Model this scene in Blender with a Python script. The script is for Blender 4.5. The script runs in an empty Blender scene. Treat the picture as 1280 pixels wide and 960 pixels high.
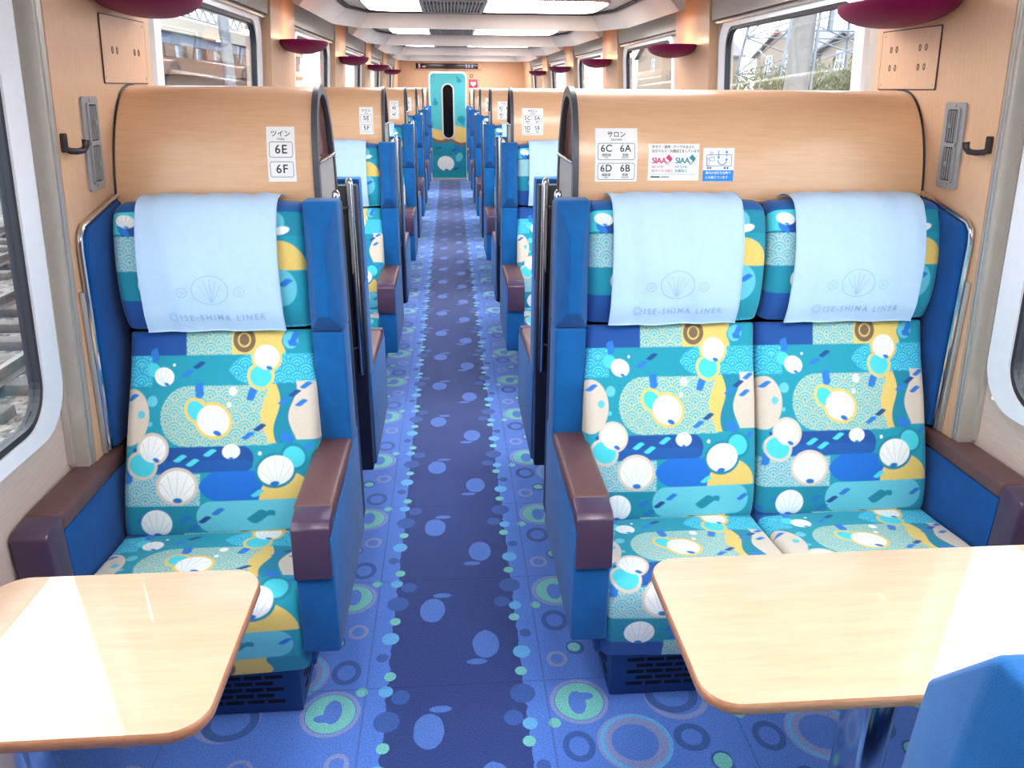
import bpy, bmesh, math, random
import numpy as np
from mathutils import Vector, Matrix
random.seed(7); rng = np.random.default_rng(7)
sc = bpy.context.scene
COL = sc.collection
H = 1.57                      # eye height above the carpet

# ------------------------------------------------------------------ camera
def cam_matrix(F=960.0, vp=(561.0, 110.0), roll=.0077):
    v = Vector(((vp[0]-640)/F, -(vp[1]-480)/F, -1.0)).normalized()
    h = Vector((1, -roll, 0))
    up = h.cross(v).normalized()
    if up.y < 0: up = -up
    rt = v.cross(up)
    return Matrix((rt, v, up))          # camera axes -> world axes
cd = bpy.data.cameras.new('camera'); cam = bpy.data.objects.new('camera', cd); COL.objects.link(cam)
cd.sensor_width = 36; cd.lens = 27; cd.clip_start = .02; cd.clip_end = 500
m4 = cam_matrix().to_4x4(); m4.translation = Vector((0, 0, H)); cam.matrix_world = m4
sc.camera = cam

# ------------------------------------------------------------------ world and light
w = bpy.data.worlds.new('overcast'); sc.world = w; w.use_nodes = True
wn = w.node_tree.nodes; wl = w.node_tree.links
bg = wn['Background']; bg.inputs['Strength'].default_value = 4.6
wtc = wn.new('ShaderNodeTexCoord'); wsep = wn.new('ShaderNodeSeparateXYZ'); wr = wn.new('ShaderNodeValToRGB')
wl.new(wtc.outputs['Generated'], wsep.inputs[0]); wl.new(wsep.outputs['Z'], wr.inputs[0]); wl.new(wr.outputs[0], bg.inputs['Color'])
wr.color_ramp.elements[0].position = 0.0; wr.color_ramp.elements[0].color = (.80, .86, .95, 1)
wr.color_ramp.elements[1].position = .7; wr.color_ramp.elements[1].color = (1, 1, 1, 1)
sc.view_settings.view_transform = 'Standard'; sc.view_settings.look = 'None'
sc.view_settings.exposure = 0.24; sc.view_settings.gamma = 1.0; sc.view_settings.use_curve_mapping = False
LAMP_PANEL = 13.0              # ceiling light diffusers
SCONCE_W = .7                # bulbs in the wall lamps

# ------------------------------------------------------------------ materials
def lin(c):
    return tuple((x/12.92 if x <= .04045 else ((x+.055)/1.055)**2.4) for x in c)
def rgb(r, g, b): return lin((r/255, g/255, b/255))
MATS = {}
def N(nt, typ, **kw):
    n = nt.nodes.new(typ)
    for k, v in kw.items(): setattr(n, k, v)
    return n
def mat(name, col, rough=.6, metal=0.0, coat=0.0, var=0.06, vscale=30.0, bump=0.0, bscale=200.0, sheen=0.0, emit=None, estr=0.0, stretch=(1,1,1), spec=.5):
    m = bpy.data.materials.new(name); m.use_nodes = True; nt = m.node_tree
    b = nt.nodes['Principled BSDF']
    b.inputs['Roughness'].default_value = rough; b.inputs['Metallic'].default_value = metal
    b.inputs['Coat Weight'].default_value = coat; b.inputs['Coat Roughness'].default_value = .06
    b.inputs['Specular IOR Level'].default_value = spec
    b.inputs['Sheen Weight'].default_value = sheen
    tc = N(nt, 'ShaderNodeTexCoord'); mp = N(nt, 'ShaderNodeMapping'); mp.inputs['Scale'].default_value = stretch
    nt.links.new(tc.outputs['Object'], mp.inputs[0])
    if var > 0:
        nz = N(nt, 'ShaderNodeTexNoise'); nz.inputs['Scale'].default_value = vscale; nz.inputs['Detail'].default_value = 4
        nt.links.new(mp.outputs[0], nz.inputs['Vector'])
        rp = N(nt, 'ShaderNodeValToRGB')
        rp.color_ramp.elements[0].position = .3; rp.color_ramp.elements[1].position = .7
        rp.color_ramp.elements[0].color = tuple(c*(1-var) for c in col)+(1,)
        rp.color_ramp.elements[1].color = tuple(min(1, c*(1+var)) for c in col)+(1,)
        nt.links.new(nz.outputs['Fac'], rp.inputs[0]); nt.links.new(rp.outputs[0], b.inputs['Base Color'])
    else:
        b.inputs['Base Color'].default_value = tuple(col)+(1,)
    if bump > 0:
        n2 = N(nt, 'ShaderNodeTexNoise'); n2.inputs['Scale'].default_value = bscale; n2.inputs['Detail'].default_value = 3
        nt.links.new(mp.outputs[0], n2.inputs['Vector'])
        bp = N(nt, 'ShaderNodeBump'); bp.inputs['Strength'].default_value = bump; bp.inputs['Distance'].default_value = .002
        nt.links.new(n2.outputs['Fac'], bp.inputs['Height']); nt.links.new(bp.outputs[0], b.inputs['Normal'])
    if emit:
        b.inputs['Emission Color'].default_value = tuple(emit)+(1,); b.inputs['Emission Strength'].default_value = estr
    MATS[name] = m
    return m
def wood(name, c0, c1, stretch, rough=.35, coat=.2, vs=9.0):
    m = bpy.data.materials.new(name); m.use_nodes = True; nt = m.node_tree; b = nt.nodes['Principled BSDF']
    tc = N(nt, 'ShaderNodeTexCoord'); mp = N(nt, 'ShaderNodeMapping'); mp.inputs['Scale'].default_value = stretch
    nt.links.new(tc.outputs['Object'], mp.inputs[0])
    nz = N(nt, 'ShaderNodeTexNoise'); nz.inputs['Scale'].default_value = vs; nz.inputs['Detail'].default_value = 6; nz.inputs['Roughness'].default_value = .65
    nt.links.new(mp.outputs[0], nz.inputs['Vector'])
    rp = N(nt, 'ShaderNodeValToRGB'); rp.color_ramp.elements[0].position = .32; rp.color_ramp.elements[1].position = .7
    rp.color_ramp.elements[0].color = c0+(1,); rp.color_ramp.elements[1].color = c1+(1,)
    nt.links.new(nz.outputs['Fac'], rp.inputs[0]); nt.links.new(rp.outputs[0], b.inputs['Base Color'])
    b.inputs['Roughness'].default_value = rough; b.inputs['Coat Weight'].default_value = coat; b.inputs['Coat Roughness'].default_value = .12
    MATS[name] = m; return m
wood_head = wood('beech_veneer_headboard', rgb(222,174,132), rgb(231,186,146), (1.2, 14, 14), .34, .35)
wood_pier = wood('beech_veneer_upright', rgb(204,163,130), rgb(215,176,144), (22, 22, 1.2), .45, .1)
wood_wain = wood('ash_wainscot', rgb(206,182,168), rgb(222,200,186), (10, 1.6, 40), .45, .1)
wood_table = wood('maple_tabletop', rgb(200,165,136), rgb(211,180,152), (1.4, 9, 9), .3, 1.0, 5.0)
wood_table.node_tree.nodes['Principled BSDF'].inputs['Coat Roughness'].default_value = .03
wood_edge = wood('maple_table_edge', rgb(170,112,80), rgb(196,140,102), (4, 10, 30), .35, .3)
velvet = mat('royal_blue_velvet', rgb(2,90,156), .8, var=.14, vscale=14, bump=.25, bscale=900, sheen=.12, spec=.25)
velvet2 = mat('deep_blue_velvet', rgb(2,74,142), .8, var=.14, vscale=14, bump=.25, bscale=900, sheen=.12, spec=.25)
brown = mat('brown_vinyl', rgb(98,66,66), .38, var=.05, bump=.3, bscale=500)
bumperm = mat('plum_plastic', rgb(74,54,78), .3, var=.04)
darkshell = mat('navy_plastic_shell', rgb(24,22,48), .4, var=.05)
greyhoop = mat('charcoal_rubber', rgb(74,74,82), .42, var=.05)
greypan = mat('grey_panel', rgb(165,158,152), .4, var=.04)
chrome = mat('polished_steel', rgb(205,205,208), .14, 1.0, var=.03)
alu = mat('brushed_aluminium', rgb(196,192,188), .38, .8, var=.04)
boxblue = mat('blue_painted_steel', rgb(40,72,128), .35, .25, var=.06)
slotblack = mat('black_slot', rgb(10,12,20), .8, var=0)
coverm = mat('pale_blue_cloth', rgb(182,212,241), .85, var=.02, vscale=60, bump=.12, bscale=700, sheen=.1)
printm = mat('blue_print_ink', rgb(150,186,222), .8, var=0)
white = mat('white_sticker', rgb(244,243,242), .5, var=.01)
ink = mat('dark_ink', rgb(40,40,52), .6, var=0)
inkpink = mat('magenta_ink', rgb(214,60,120), .6, var=0)
inkteal = mat('teal_ink', rgb(40,140,150), .6, var=0)
inkblue = mat('blue_ink', rgb(30,140,225), .6, var=0)
inknavy = mat('navy_ink', rgb(60,100,160), .6, var=0)
frameWhite = mat('white_frame_paint', rgb(232,234,240), .35, var=.02)
gasket = mat('black_gasket', rgb(26,28,40), .5, var=.03)
beigegrey = mat('beige_channel', rgb(186,178,168), .45, .3, var=.04)
blindgrey = mat('grey_blind_box', rgb(168,160,152), .6, var=.05, stretch=(1,1,6))
plum = mat('plum_glass', rgb(120,4,66), .5, var=.03, spec=.15)
ventgrey = mat('grey_vent_plastic', rgb(150,150,152), .45, var=.04)
ventdark = mat('dark_vent_void', rgb(38,38,42), .7, var=0)
hookm = mat('dark_bronze', rgb(58,50,54), .35, .5, var=.05)
ceilm = mat('warm_white_ceiling', rgb(208,195,188), .5, var=.02)
beamm = mat('champagne_panel', rgb(212,199,192), .42, .15, var=.02)
ceilgap = mat('painted_gap_shadow', rgb(70,64,64), .7, var=.04)
grillem = mat('grey_grille', rgb(178,170,162), .45, .3, var=.04)
lampm = mat('lit_diffuser', (.9,.9,.9), .5, var=0, emit=(1.0,.98,.97), estr=LAMP_PANEL)
bulbm = mat('warm_bulb', (.9,.8,.7), .5, var=0, emit=(1.0,.62,.36), estr=8)
doormet = mat('silver_frame', rgb(214,210,206), .35, .5, var=.03)
signblack = mat('black_display', rgb(44,34,44), .25, var=.03)
signlit = mat('display_led', (.2,.06,.07), .5, var=0, emit=(.95,.55,.60), estr=.9)
signlit2 = mat('display_led_blue', (.1,.1,.15), .5, var=0, emit=(.40,.45,.70), estr=.6)
redsign = mat('crimson_sign', rgb(206,36,84), .45, var=.03)
rustrail = mat('steel_rail', rgb(92,80,76), .35, .4, var=.12, vscale=6)
sleeperm = mat('weathered_sleeper', rgb(80,73,70), .9, var=.2, vscale=20)
conc = mat('concrete', rgb(136,134,132), .85, var=.1, vscale=8)
brownwall = mat('brown_cladding', rgb(92,66,56), .8, var=.12, vscale=3)
bluewall = mat('slate_blue_panel', rgb(84,104,134), .7, var=.08)
whitewall = mat('white_corrugated', rgb(178,170,158), .7, var=.08)
cream = mat('cream_render', rgb(150,140,128), .85, var=.08, vscale=5)
roofm = mat('grey_roof_tile', rgb(120,118,124), .7, var=.1, vscale=20)
glassdark = mat('house_window_glass', rgb(96,112,128), .2, var=.05)
galv = mat('galvanised_steel', rgb(130,138,148), .5, .5, var=.08)
leafm = mat('dull_green_leaf', rgb(78,90,56), .7, var=.25, vscale=6)
twigm = mat('twig_bark', rgb(92,78,60), .9, var=.15)
wirem = mat('black_wire', rgb(60,60,66), .6, var=0)

def ballast_mat():
    m = bpy.data.materials.new('grey_ballast'); m.use_nodes = True; nt = m.node_tree; b = nt.nodes['Principled BSDF']
    tc = N(nt,'ShaderNodeTexCoord'); v = N(nt,'ShaderNodeTexVoronoi'); v.inputs['Scale'].default_value = 14
    nt.links.new(tc.outputs['Object'], v.inputs['Vector'])
    rp = N(nt,'ShaderNodeValToRGB'); rp.color_ramp.elements[0].color = rgb(62,57,55)+(1,); rp.color_ramp.elements[1].color = rgb(132,125,121)+(1,)
    sp = N(nt,'ShaderNodeSeparateColor'); nt.links.new(v.outputs['Color'], sp.inputs[0]); nt.links.new(sp.outputs[0], rp.inputs[0])
    nt.links.new(rp.outputs[0], b.inputs['Base Color']); b.inputs['Roughness'].default_value = .9
    bp = N(nt,'ShaderNodeBump'); bp.inputs['Strength'].default_value = 1; bp.inputs['Distance'].default_value = .06; bp.invert = True
    nt.links.new(v.outputs['Distance'], bp.inputs['Height']); nt.links.new(bp.outputs[0], b.inputs['Normal'])
    return m
ballastm = ballast_mat()

def glass_mat(name, tint, rough=0.0, refl=.85):
    m = bpy.data.materials.new(name); m.use_nodes = True; nt = m.node_tree
    for n in list(nt.nodes): nt.nodes.remove(n)
    out = N(nt,'ShaderNodeOutputMaterial'); mx = N(nt,'ShaderNodeMixShader'); tr = N(nt,'ShaderNodeBsdfTransparent'); gl = N(nt,'ShaderNodeBsdfGlossy')
    lw_ = N(nt,'ShaderNodeLayerWeight'); lw_.inputs['Blend'].default_value = .5
    pw = N(nt,'ShaderNodeMath', operation='POWER'); pw.inputs[1].default_value = 5; nt.links.new(lw_.outputs['Facing'], pw.inputs[0])
    fr = N(nt,'ShaderNodeMath', operation='MULTIPLY_ADD'); fr.inputs[1].default_value = refl; fr.inputs[2].default_value = .04; nt.links.new(pw.outputs[0], fr.inputs[0])
    tr.inputs['Color'].default_value = tint+(1,); gl.inputs['Roughness'].default_value = rough
    nt.links.new(fr.outputs[0], mx.inputs[0]); nt.links.new(tr.outputs[0], mx.inputs[1]); nt.links.new(gl.outputs[0], mx.inputs[2]); nt.links.new(mx.outputs[0], out.inputs[0])
    return m
pane_m = glass_mat('window_glass', (.93,.96,.97)); hoopglass = glass_mat('smoked_pink_glass', (.90,.84,.82), refl=.25)

def paint_mat(name, rough=.8, speck=.16, sheen=.15, sscale=900.0, coat=0.0):
    m = bpy.data.materials.new(name); m.use_nodes = True; nt = m.node_tree; b = nt.nodes['Principled BSDF']
    at = N(nt,'ShaderNodeVertexColor'); at.layer_name = 'print'
    tc = N(nt,'ShaderNodeTexCoord'); nz = N(nt,'ShaderNodeTexNoise'); nz.inputs['Scale'].default_value = sscale; nz.inputs['Detail'].default_value = 2
    nt.links.new(tc.outputs['Object'], nz.inputs['Vector'])
    mr = N(nt,'ShaderNodeMapRange'); mr.inputs[1].default_value = .3; mr.inputs[2].default_value = .7; mr.inputs[3].default_value = 1-speck; mr.inputs[4].default_value = 1+speck
    nt.links.new(nz.outputs['Fac'], mr.inputs[0])
    mx = N(nt,'ShaderNodeVectorMath', operation='SCALE'); nt.links.new(at.outputs['Color'], mx.inputs[0]); nt.links.new(mr.outputs[0], mx.inputs['Scale'])
    nt.links.new(mx.outputs[0], b.inputs['Base Color']); b.inputs['Roughness'].default_value = rough; b.inputs['Sheen Weight'].default_value = sheen
    b.inputs['Coat Weight'].default_value = coat
    bp = N(nt,'ShaderNodeBump'); bp.inputs['Strength'].default_value = .15; bp.inputs['Distance'].default_value = .001
    nt.links.new(nz.outputs['Fac'], bp.inputs['Height']); nt.links.new(bp.outputs[0], b.inputs['Normal'])
    return m
fabric = paint_mat('printed_moquette'); doorpaint = paint_mat('door_wrap_print', .45, .03, 0, 60)

# carpet: every mark is an ellipse or ring repeated with the half-metre carpet tile
def carpet_mat():
    m = bpy.data.materials.new('patterned_carpet'); m.use_nodes = True; nt = m.node_tree; b = nt.nodes['Principled BSDF']; L = nt.links.new
    def val(x):
        return x
    def math_(op, a, c=None, d=None):
        n = N(nt,'ShaderNodeMath', operation=op)
        for i, q in enumerate((a, c, d)):
            if q is None: continue
            if isinstance(q, (int, float)): n.inputs[i].default_value = q
            else: L(q, n.inputs[i])
        return n.outputs[0]
    tc = N(nt,'ShaderNodeTexCoord'); sp = N(nt,'ShaderNodeSeparateXYZ'); L(tc.outputs['Object'], sp.inputs[0])
    X, Y = sp.outputs['X'], sp.outputs['Y']
    wob = N(nt,'ShaderNodeTexNoise'); wob.inputs['Scale'].default_value = 26; wob.inputs['Detail'].default_value = 2; L(tc.outputs['Object'], wob.inputs['Vector'])
    wv = math_('MULTIPLY', math_('SUBTRACT', wob.outputs['Fac'], .5), .022)
    Xc = math_('ADD', X, .015)
    right = math_('GREATER_THAN', Xc, 0.0)
    u = math_('SUBTRACT', math_('ABSOLUTE', Xc), .191)
    t0 = math_('FRACT', math_('MULTIPLY', math_('SUBTRACT', Y, 1.723), 2.0))
    tr = math_('MULTIPLY', t0, .5)
    tl = math_('MULTIPLY', math_('FRACT', math_('SUBTRACT', .66, t0)), .5)     # the other side runs the other way
    n = N(nt,'ShaderNodeMix'); n.data_type = 'FLOAT'; L(right, n.inputs[0]); L(tl, n.inputs[2]); L(tr, n.inputs[3]); ty = n.outputs[0]
    uw = math_('ADD', u, wv)
    def mix(c, mask, colr):
        q = N(nt,'ShaderNodeMix'); q.data_type = 'RGBA'; L(mask, q.inputs[0])
        if isinstance(c, tuple): q.inputs[6].default_value = c+(1,)
        else: L(c, q.inputs[6])
        q.inputs[7].default_value = colr+(1,)
        return q.outputs[2]
    def rad(cx, cy, rx, ry, uu, tt=None):
        dx = math_('DIVIDE', math_('SUBTRACT', uu, cx), rx)
        dy0 = math_('SUBTRACT', tt or ty, cy)
        dy = math_('DIVIDE', math_('SUBTRACT', dy0, math_('MULTIPLY', math_('ROUND', math_('MULTIPLY', dy0, 2.0)), .5)), ry)
        return math_('SQRT', math_('ADD', math_('MULTIPLY', dx, dx), math_('MULTIPLY', dy, dy)))
    BASE, STRIP = rgb(80,128,222), rgb(36,62,132)
    LB, GR, DK, GY, BL = rgb(100,180,240), rgb(118,204,200), rgb(52,94,174), rgb(136,152,210), rgb(78,122,206)
    fl = math_('MULTIPLY', math_('FRACT', math_('MULTIPLY', u, 1.0/.5)), .5)
    c = BASE
    def disc(cx, cy, rx, ry, colr, uu):
        nonlocal c
        c = mix(c, math_('LESS_THAN', rad(cx, cy, rx, ry, uu), 1.0), colr)
    def ring(cx, cy, rx, ry, colr, uu, inner):
        nonlocal c
        r = rad(cx, cy, rx, ry, uu)
        c = mix(c, math_('MULTIPLY', math_('LESS_THAN', r, 1.0), math_('GREATER_THAN', r, inner)), colr)
    # loose rings on the sides of the aisle
    ring(.146,.415,.080,.082,GY,fl,.86); disc(.146,.415,.066,.068,GR,fl); disc(.140,.410,.024,.042,BASE,fl); disc(.162,.432,.026,.014,BASE,fl)
    ring(.107,.085,.031,.034,GY,fl,.62); ring(.168,.131,.028,.031,DK,fl,.4); disc(.165,.133,.019,.019,GR,fl)
    ring(.122,.261,.042,.050,DK,fl,.62); ring(.268,.264,.098,.096,GY,fl,.62); ring(.272,.264,.094,.094,LB,fl,.88)
    disc(.262,.262,.030,.052,BASE,fl); disc(.282,.232,.028,.016,BASE,fl); ring(.417,.414,.089,.084,GY,fl,.80); ring(.405,.424,.074,.070,DK,fl,.68)
    ring(.419,.270,.047,.046,DK,fl,.58); ring(.46,.12,.042,.042,DK,fl,.6); disc(.01+.06,.222+.12,.016,.017,GR,fl)
    ring(.345,.09,.036,.036,GY,fl,.7); disc(.475,.19,.023,.025,GR,fl); ring(.475,.19,.030,.032,DK,fl,.8)
    # dark centre strip
    c = mix(c, math_('LESS_THAN', uw, 0.0), STRIP)
    ul = math_('SUBTRACT', Xc, 0.0)
    for cx, cy, rx, ry in ((-.072,.336,.040,.060),(.092,.165,.040,.062)):
        r = rad(cx, cy, rx, ry, ul, tr); c = mix(c, math_('LESS_THAN', math_('ADD', r, math_('MULTIPLY', wv, 9.0)), 1.0), BL)
        r = rad(cx+(.030 if cx < 0 else -.030), cy+(.075 if cx < 0 else -.075), .030, .012, ul, tr); c = mix(c, math_('LESS_THAN', r, 1.0), BL)
    # the string of dots along each edge of the strip
    for cx, cy, rr, colr in ((-.004,.286,.017,GR),(.024,.207,.018,DK),(.006,.124,.026,LB),(-.003,.043,.017,GR),(-.006,.455,.035,DK),(-.038,.368,.026,DK),(.004,.345,.020,LB)):
        disc(cx, cy, rr, rr*1.04, colr, u)
    # tile joints, pile
    ed = math_('MINIMUM', t0, math_('SUBTRACT', 1.0, t0))
    jx = math_('FRACT', math_('MULTIPLY', math_('ADD', X, .265), 2.0)); ex = math_('MINIMUM', jx, math_('SUBTRACT', 1.0, jx))
    seam = math_('LESS_THAN', math_('MINIMUM', ed, ex), .005)
    nz = N(nt,'ShaderNodeTexNoise'); nz.inputs['Scale'].default_value = 260; nz.inputs['Detail'].default_value = 3; L(tc.outputs['Object'], nz.inputs['Vector'])
    mr = N(nt,'ShaderNodeMapRange'); mr.inputs[1].default_value = .28; mr.inputs[2].default_value = .72; mr.inputs[3].default_value = .66; mr.inputs[4].default_value = 1.34; L(nz.outputs['Fac'], mr.inputs[0])
    fac = math_('MULTIPLY', mr.outputs[0], math_('SUBTRACT', 1.0, math_('MULTIPLY', seam, .28)))
    sc_ = N(nt,'ShaderNodeVectorMath', operation='SCALE'); L(c, sc_.inputs[0]); L(fac, sc_.inputs['Scale']); L(sc_.outputs[0], b.inputs['Base Color'])
    b.inputs['Roughness'].default_value = .95; b.inputs['Sheen Weight'].default_value = .5; b.inputs['Specular IOR Level'].default_value = .2
    bp = N(nt,'ShaderNodeBump'); bp.inputs['Strength'].default_value = .5; bp.inputs['Distance'].default_value = .004; L(nz.outputs['Fac'], bp.inputs['Height']); L(bp.outputs[0], b.inputs['Normal'])
    return m
carpetm = carpet_mat()

# ------------------------------------------------------------------ object helpers
ORG = {}
def tag(o, label=None, cat=None, group=None, kind=None):
    if label: o['label'] = label
    if cat: o['category'] = cat
    if group: o['group'] = group
    if kind: o['kind'] = kind
    return o
def thing(name, loc, label=None, cat=None, group=None, kind=None):
    o = bpy.data.objects.new(name, None); COL.objects.link(o); o.location = loc; o.empty_display_size = .1
    ORG[o.name] = Vector(loc)
    return tag(o, label, cat, group, kind)
class MB:
    """collects shapes in world coordinates, then links them as one mesh object"""
    def __init__(s): s.v = []; s.f = []; s.col = None; s.smooth = []
    def add(s, vs, fs, smooth=False):
        o = len(s.v); s.v.extend([tuple(map(float, p)) for p in vs]); s.f.extend([tuple(i+o for i in f) for f in fs]); s.smooth.extend([smooth]*len(fs)); return s
    def bm(s, bm, smooth=False):
        bm.verts.index_update(); s.add([v.co[:] for v in bm.verts], [[v.index for v in f.verts] for f in bm.faces], smooth); bm.free(); return s
    def box(s, x0, x1, y0, y1, z0, z1, bev=0.0, seg=2, fn=None):
        bm = bmesh.new(); bmesh.ops.create_cube(bm, size=1)
        a, b_ = sorted((x0, x1)); 
        for v in bm.verts: v.co = Vector((a+(v.co.x+.5)*(b_-a), y0+(v.co.y+.5)*(y1-y0), z0+(v.co.z+.5)*(z1-z0)))
        if fn:
            for v in bm.verts: v.co = Vector(fn(*v.co))
        if bev > 0: bmesh.ops.bevel(bm, geom=bm.edges[:], offset=bev, segments=seg, profile=.5, affect='EDGES', clamp_overlap=True)
        return s.bm(bm, bev > 0)
    def hull(s, pts, bev=0.0, seg=2):
        bm = bmesh.new(); [bm.verts.new(p) for p in pts]; bm.verts.ensure_lookup_table()
        bmesh.ops.convex_hull(bm, input=bm.verts[:])
        bmesh.ops.dissolve_limit(bm, angle_limit=.02, verts=bm.verts[:], edges=bm.edges[:])
        if bev > 0: bmesh.ops.bevel(bm, geom=bm.edges[:], offset=bev, segments=seg, profile=.5, affect='EDGES', clamp_overlap=True)
        return s.bm(bm, bev > 0)
    def prism(s, poly, fn0, fn1, smooth=False):
        n = len(poly); vs = [fn0(*p) for p in poly]+[fn1(*p) for p in poly]
        fs = [tuple(range(n))[::-1], tuple(range(n, 2*n))]+[(i, (i+1) % n, n+(i+1) % n, n+i) for i in range(n)]
        return s.add(vs, fs, smooth)
    def ring(s, outer, inner, fn0, fn1, closed=True):
        n = len(outer); vs = [fn0(*p) for p in outer]+[fn0(*p) for p in inner]+[fn1(*p) for p in outer]+[fn1(*p) for p in inner]
        fs = []
        for i in range(n if closed else n-1):
            j = (i+1) % n
            fs += [(i, j, n+j, n+i), (2*n+i, 3*n+i, 3*n+j, 2*n+j), (i, 2*n+i, 2*n+j, j), (n+i, n+j, 3*n+j, 3*n+i)]
        if not closed: fs += [(0, n, 3*n, 2*n), (n-1, 3*n-1, 4*n-1, 2*n-1)]
        return s.add(vs, fs)
    def tube(s, path, r, seg=10, closed=False, cap=True):
        path = [Vector(p) for p in path]; n = len(path); vs = []; fs = []
        up = None
        for i, p in enumerate(path):
            a = path[(i-1) % n] if (closed or i > 0) else p; c = path[(i+1) % n] if (closed or i < n-1) else p
            t = (c-a).normalized()
            if up is None: up = t.orthogonal().normalized()
            up = (up - t*up.dot(t)).normalized(); sd = t.cross(up); rr = r[i] if isinstance(r, (list, tuple)) else r
            for k in range(seg):
                an = 2*math.pi*k/seg; vs.append(p+(up*math.cos(an)+sd*math.sin(an))*rr)
        for i in range(n if closed else n-1):
            j = (i+1) % n
            for k in range(seg): fs.append((i*seg+k, i*seg+(k+1) % seg, j*seg+(k+1) % seg, j*seg+k))
        if cap and not closed: fs += [tuple(range(seg))[::-1], tuple((n-1)*seg+k for k in range(seg))]
        return s.add(vs, fs, True)
    def lathe(s, prof, c, seg=32, sx=1, sy=1, clip=None):
        vs = []; fs = []; n = len(prof)
        for i in range(seg):
            a = 2*math.pi*i/seg
            for r, z in prof:
                x = c[0]+r*math.cos(a)*sx
                if clip: x = clip(x)
                vs.append((x, c[1]+r*math.sin(a)*sy, c[2]+z))
        for i in range(seg):
            j = (i+1) % seg
            for k in range(n-1): fs.append((i*n+k, j*n+k, j*n+k+1, i*n+k+1))
        return s.add(vs, fs, True)
    def grid(s, P, smooth=True):
        nu, nv = len(P), len(P[0]); 
        return s.add([p for r in P for p in r], [(i*nv+j, (i+1)*nv+j, (i+1)*nv+j+1, i*nv+j+1) for i in range(nu-1) for j in range(nv-1)], smooth)
    def build(s, name, m, parent=None, label=None, kind=None, fixn=True):
        me = bpy.data.meshes.new(name); off = ORG[parent.name] if parent else Vector((0, 0, 0))
        me.from_pydata([(a-off.x, b-off.y, c-off.z) for a, b, c in s.v], [], s.f)
        if fixn:
            bm = bmesh.new(); bm.from_mesh(me); bmesh.ops.recalc_face_normals(bm, faces=bm.faces[:]); bm.to_mesh(me); bm.free()
        me.polygons.foreach_set('use_smooth', s.smooth)
        if any(s.smooth):
            try: me.set_sharp_from_angle(angle=math.radians(42))
            except Exception: pass
        me.materials.append(m); me.update()
        o = bpy.data.objects.new(name, me); COL.objects.link(o)
        if parent: o.parent = parent
        ORG[o.name] = off
        if label: o['label'] = label
        if kind: o['kind'] = kind
        return o
def copy_tree(o, parent=None):
    c = o.copy(); COL.objects.link(c)
    if parent: c.parent = parent
    ORG[c.name] = ORG[o.name]
    for ch in list(o.children): copy_tree(ch, c)
    return c
def struct(name, mb, m):
    return tag(mb.build(name, m), kind='structure')
def rrect(x0, x1, y0, y1, r, n=6):
    pts = []
    for cx, cy, a0 in ((x1-r, y1-r, 0), (x0+r, y1-r, 90), (x0+r, y0+r, 180), (x1-r, y0+r, 270)):
        for i in range(n+1):
            a = math.radians(a0+90*i/n); pts.append((cx+r*math.cos(a), cy+r*math.sin(a)))
    return pts
_tc = {}
def text2d(body, size, align='CENTER', spacing=1.0):
    """outline of a piece of lettering as flat verts and faces, centred on its own middle"""
    k = (body, size, align, spacing)
    if k in _tc: return _tc[k]
    cu = bpy.data.curves.new('lettering', 'FONT'); cu.body = body; cu.size = size; cu.align_x = align; cu.align_y = 'CENTER'; cu.space_character = spacing; cu.resolution_u = 3; cu.offset = size*.012
    o = bpy.data.objects.new('lettering', cu); COL.objects.link(o)
    dg = bpy.context.evaluated_depsgraph_get(); me = bpy.data.meshes.new_from_object(o.evaluated_get(dg))
    r = ([tuple(v.co[:2]) for v in me.vertices], [tuple(p.vertices) for p in me.polygons])
    bpy.data.objects.remove(o); bpy.data.curves.remove(cu); bpy.data.meshes.remove(me)
    _tc[k] = r
    return r

# ------------------------------------------------------------------ the carriage: common dimensions
P = 2.27                       # one bay
NROW = 6
CX = .231                      # middle of the carriage
def xp(z): return -.94+.075*(z-.65)          # face of the wooden uprights, left wall
def side(s, x): return x if s < 0 else 2*CX-x   # the right wall mirrors the left one about the carriage's middle
def xw(z): return xp(z)-.055                 # wainscot under the windows
ZC = 2.06; YEND = 14.5; YBACK = -2.2
WY0, WY1 = .36, 1.84                          # outer frame of the window beside the camera

# floor, ceiling, end walls
b = MB(); b.add([(-1.12,YBACK,0),(1.60,YBACK,0),(1.60,YEND,0),(-1.12,YEND,0),(-1.12,YBACK,-.05),(1.60,YBACK,-.05),(1.60,YEND,-.05),(-1.12,YEND,-.05)],
    [(0,1,2,3),(7,6,5,4),(0,4,5,1),(1,5,6,2),(2,6,7,3),(3,7,4,0)]); struct('floor', b, carpetm)
b = MB(); b.box(-1.12, 1.60, YBACK, YEND, ZC, ZC+.06); struct('ceiling', b, ceilm)
b = MB(); b.box(-1.2, 1.66, YBACK-.05, YBACK, 0, ZC); struct('wall_rear', b, wood_pier)
DX0, DX1, DZ1 = -.36, .32, 1.845
b = MB(); b.box(-1.2, DX0, YEND, YEND+.06, 0, ZC); b.box(DX1, 1.66, YEND, YEND+.06, 0, ZC); b.box(DX0, DX1, YEND, YEND+.06, DZ1, ZC)
for sg, xx in ((1, DX0), (-1, DX1)): b.prism([(xx, DZ1)]+[(xx+sg*(.10-.10*math.cos(math.pi/2*i/8)), DZ1-.10+.10*math.sin(math.pi/2*i/8)) for i in range(9)], lambda x, z: (x, YEND, z), lambda x, z: (x, YEND+.06, z))
struct('wall_end', b, wood_pier)

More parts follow.
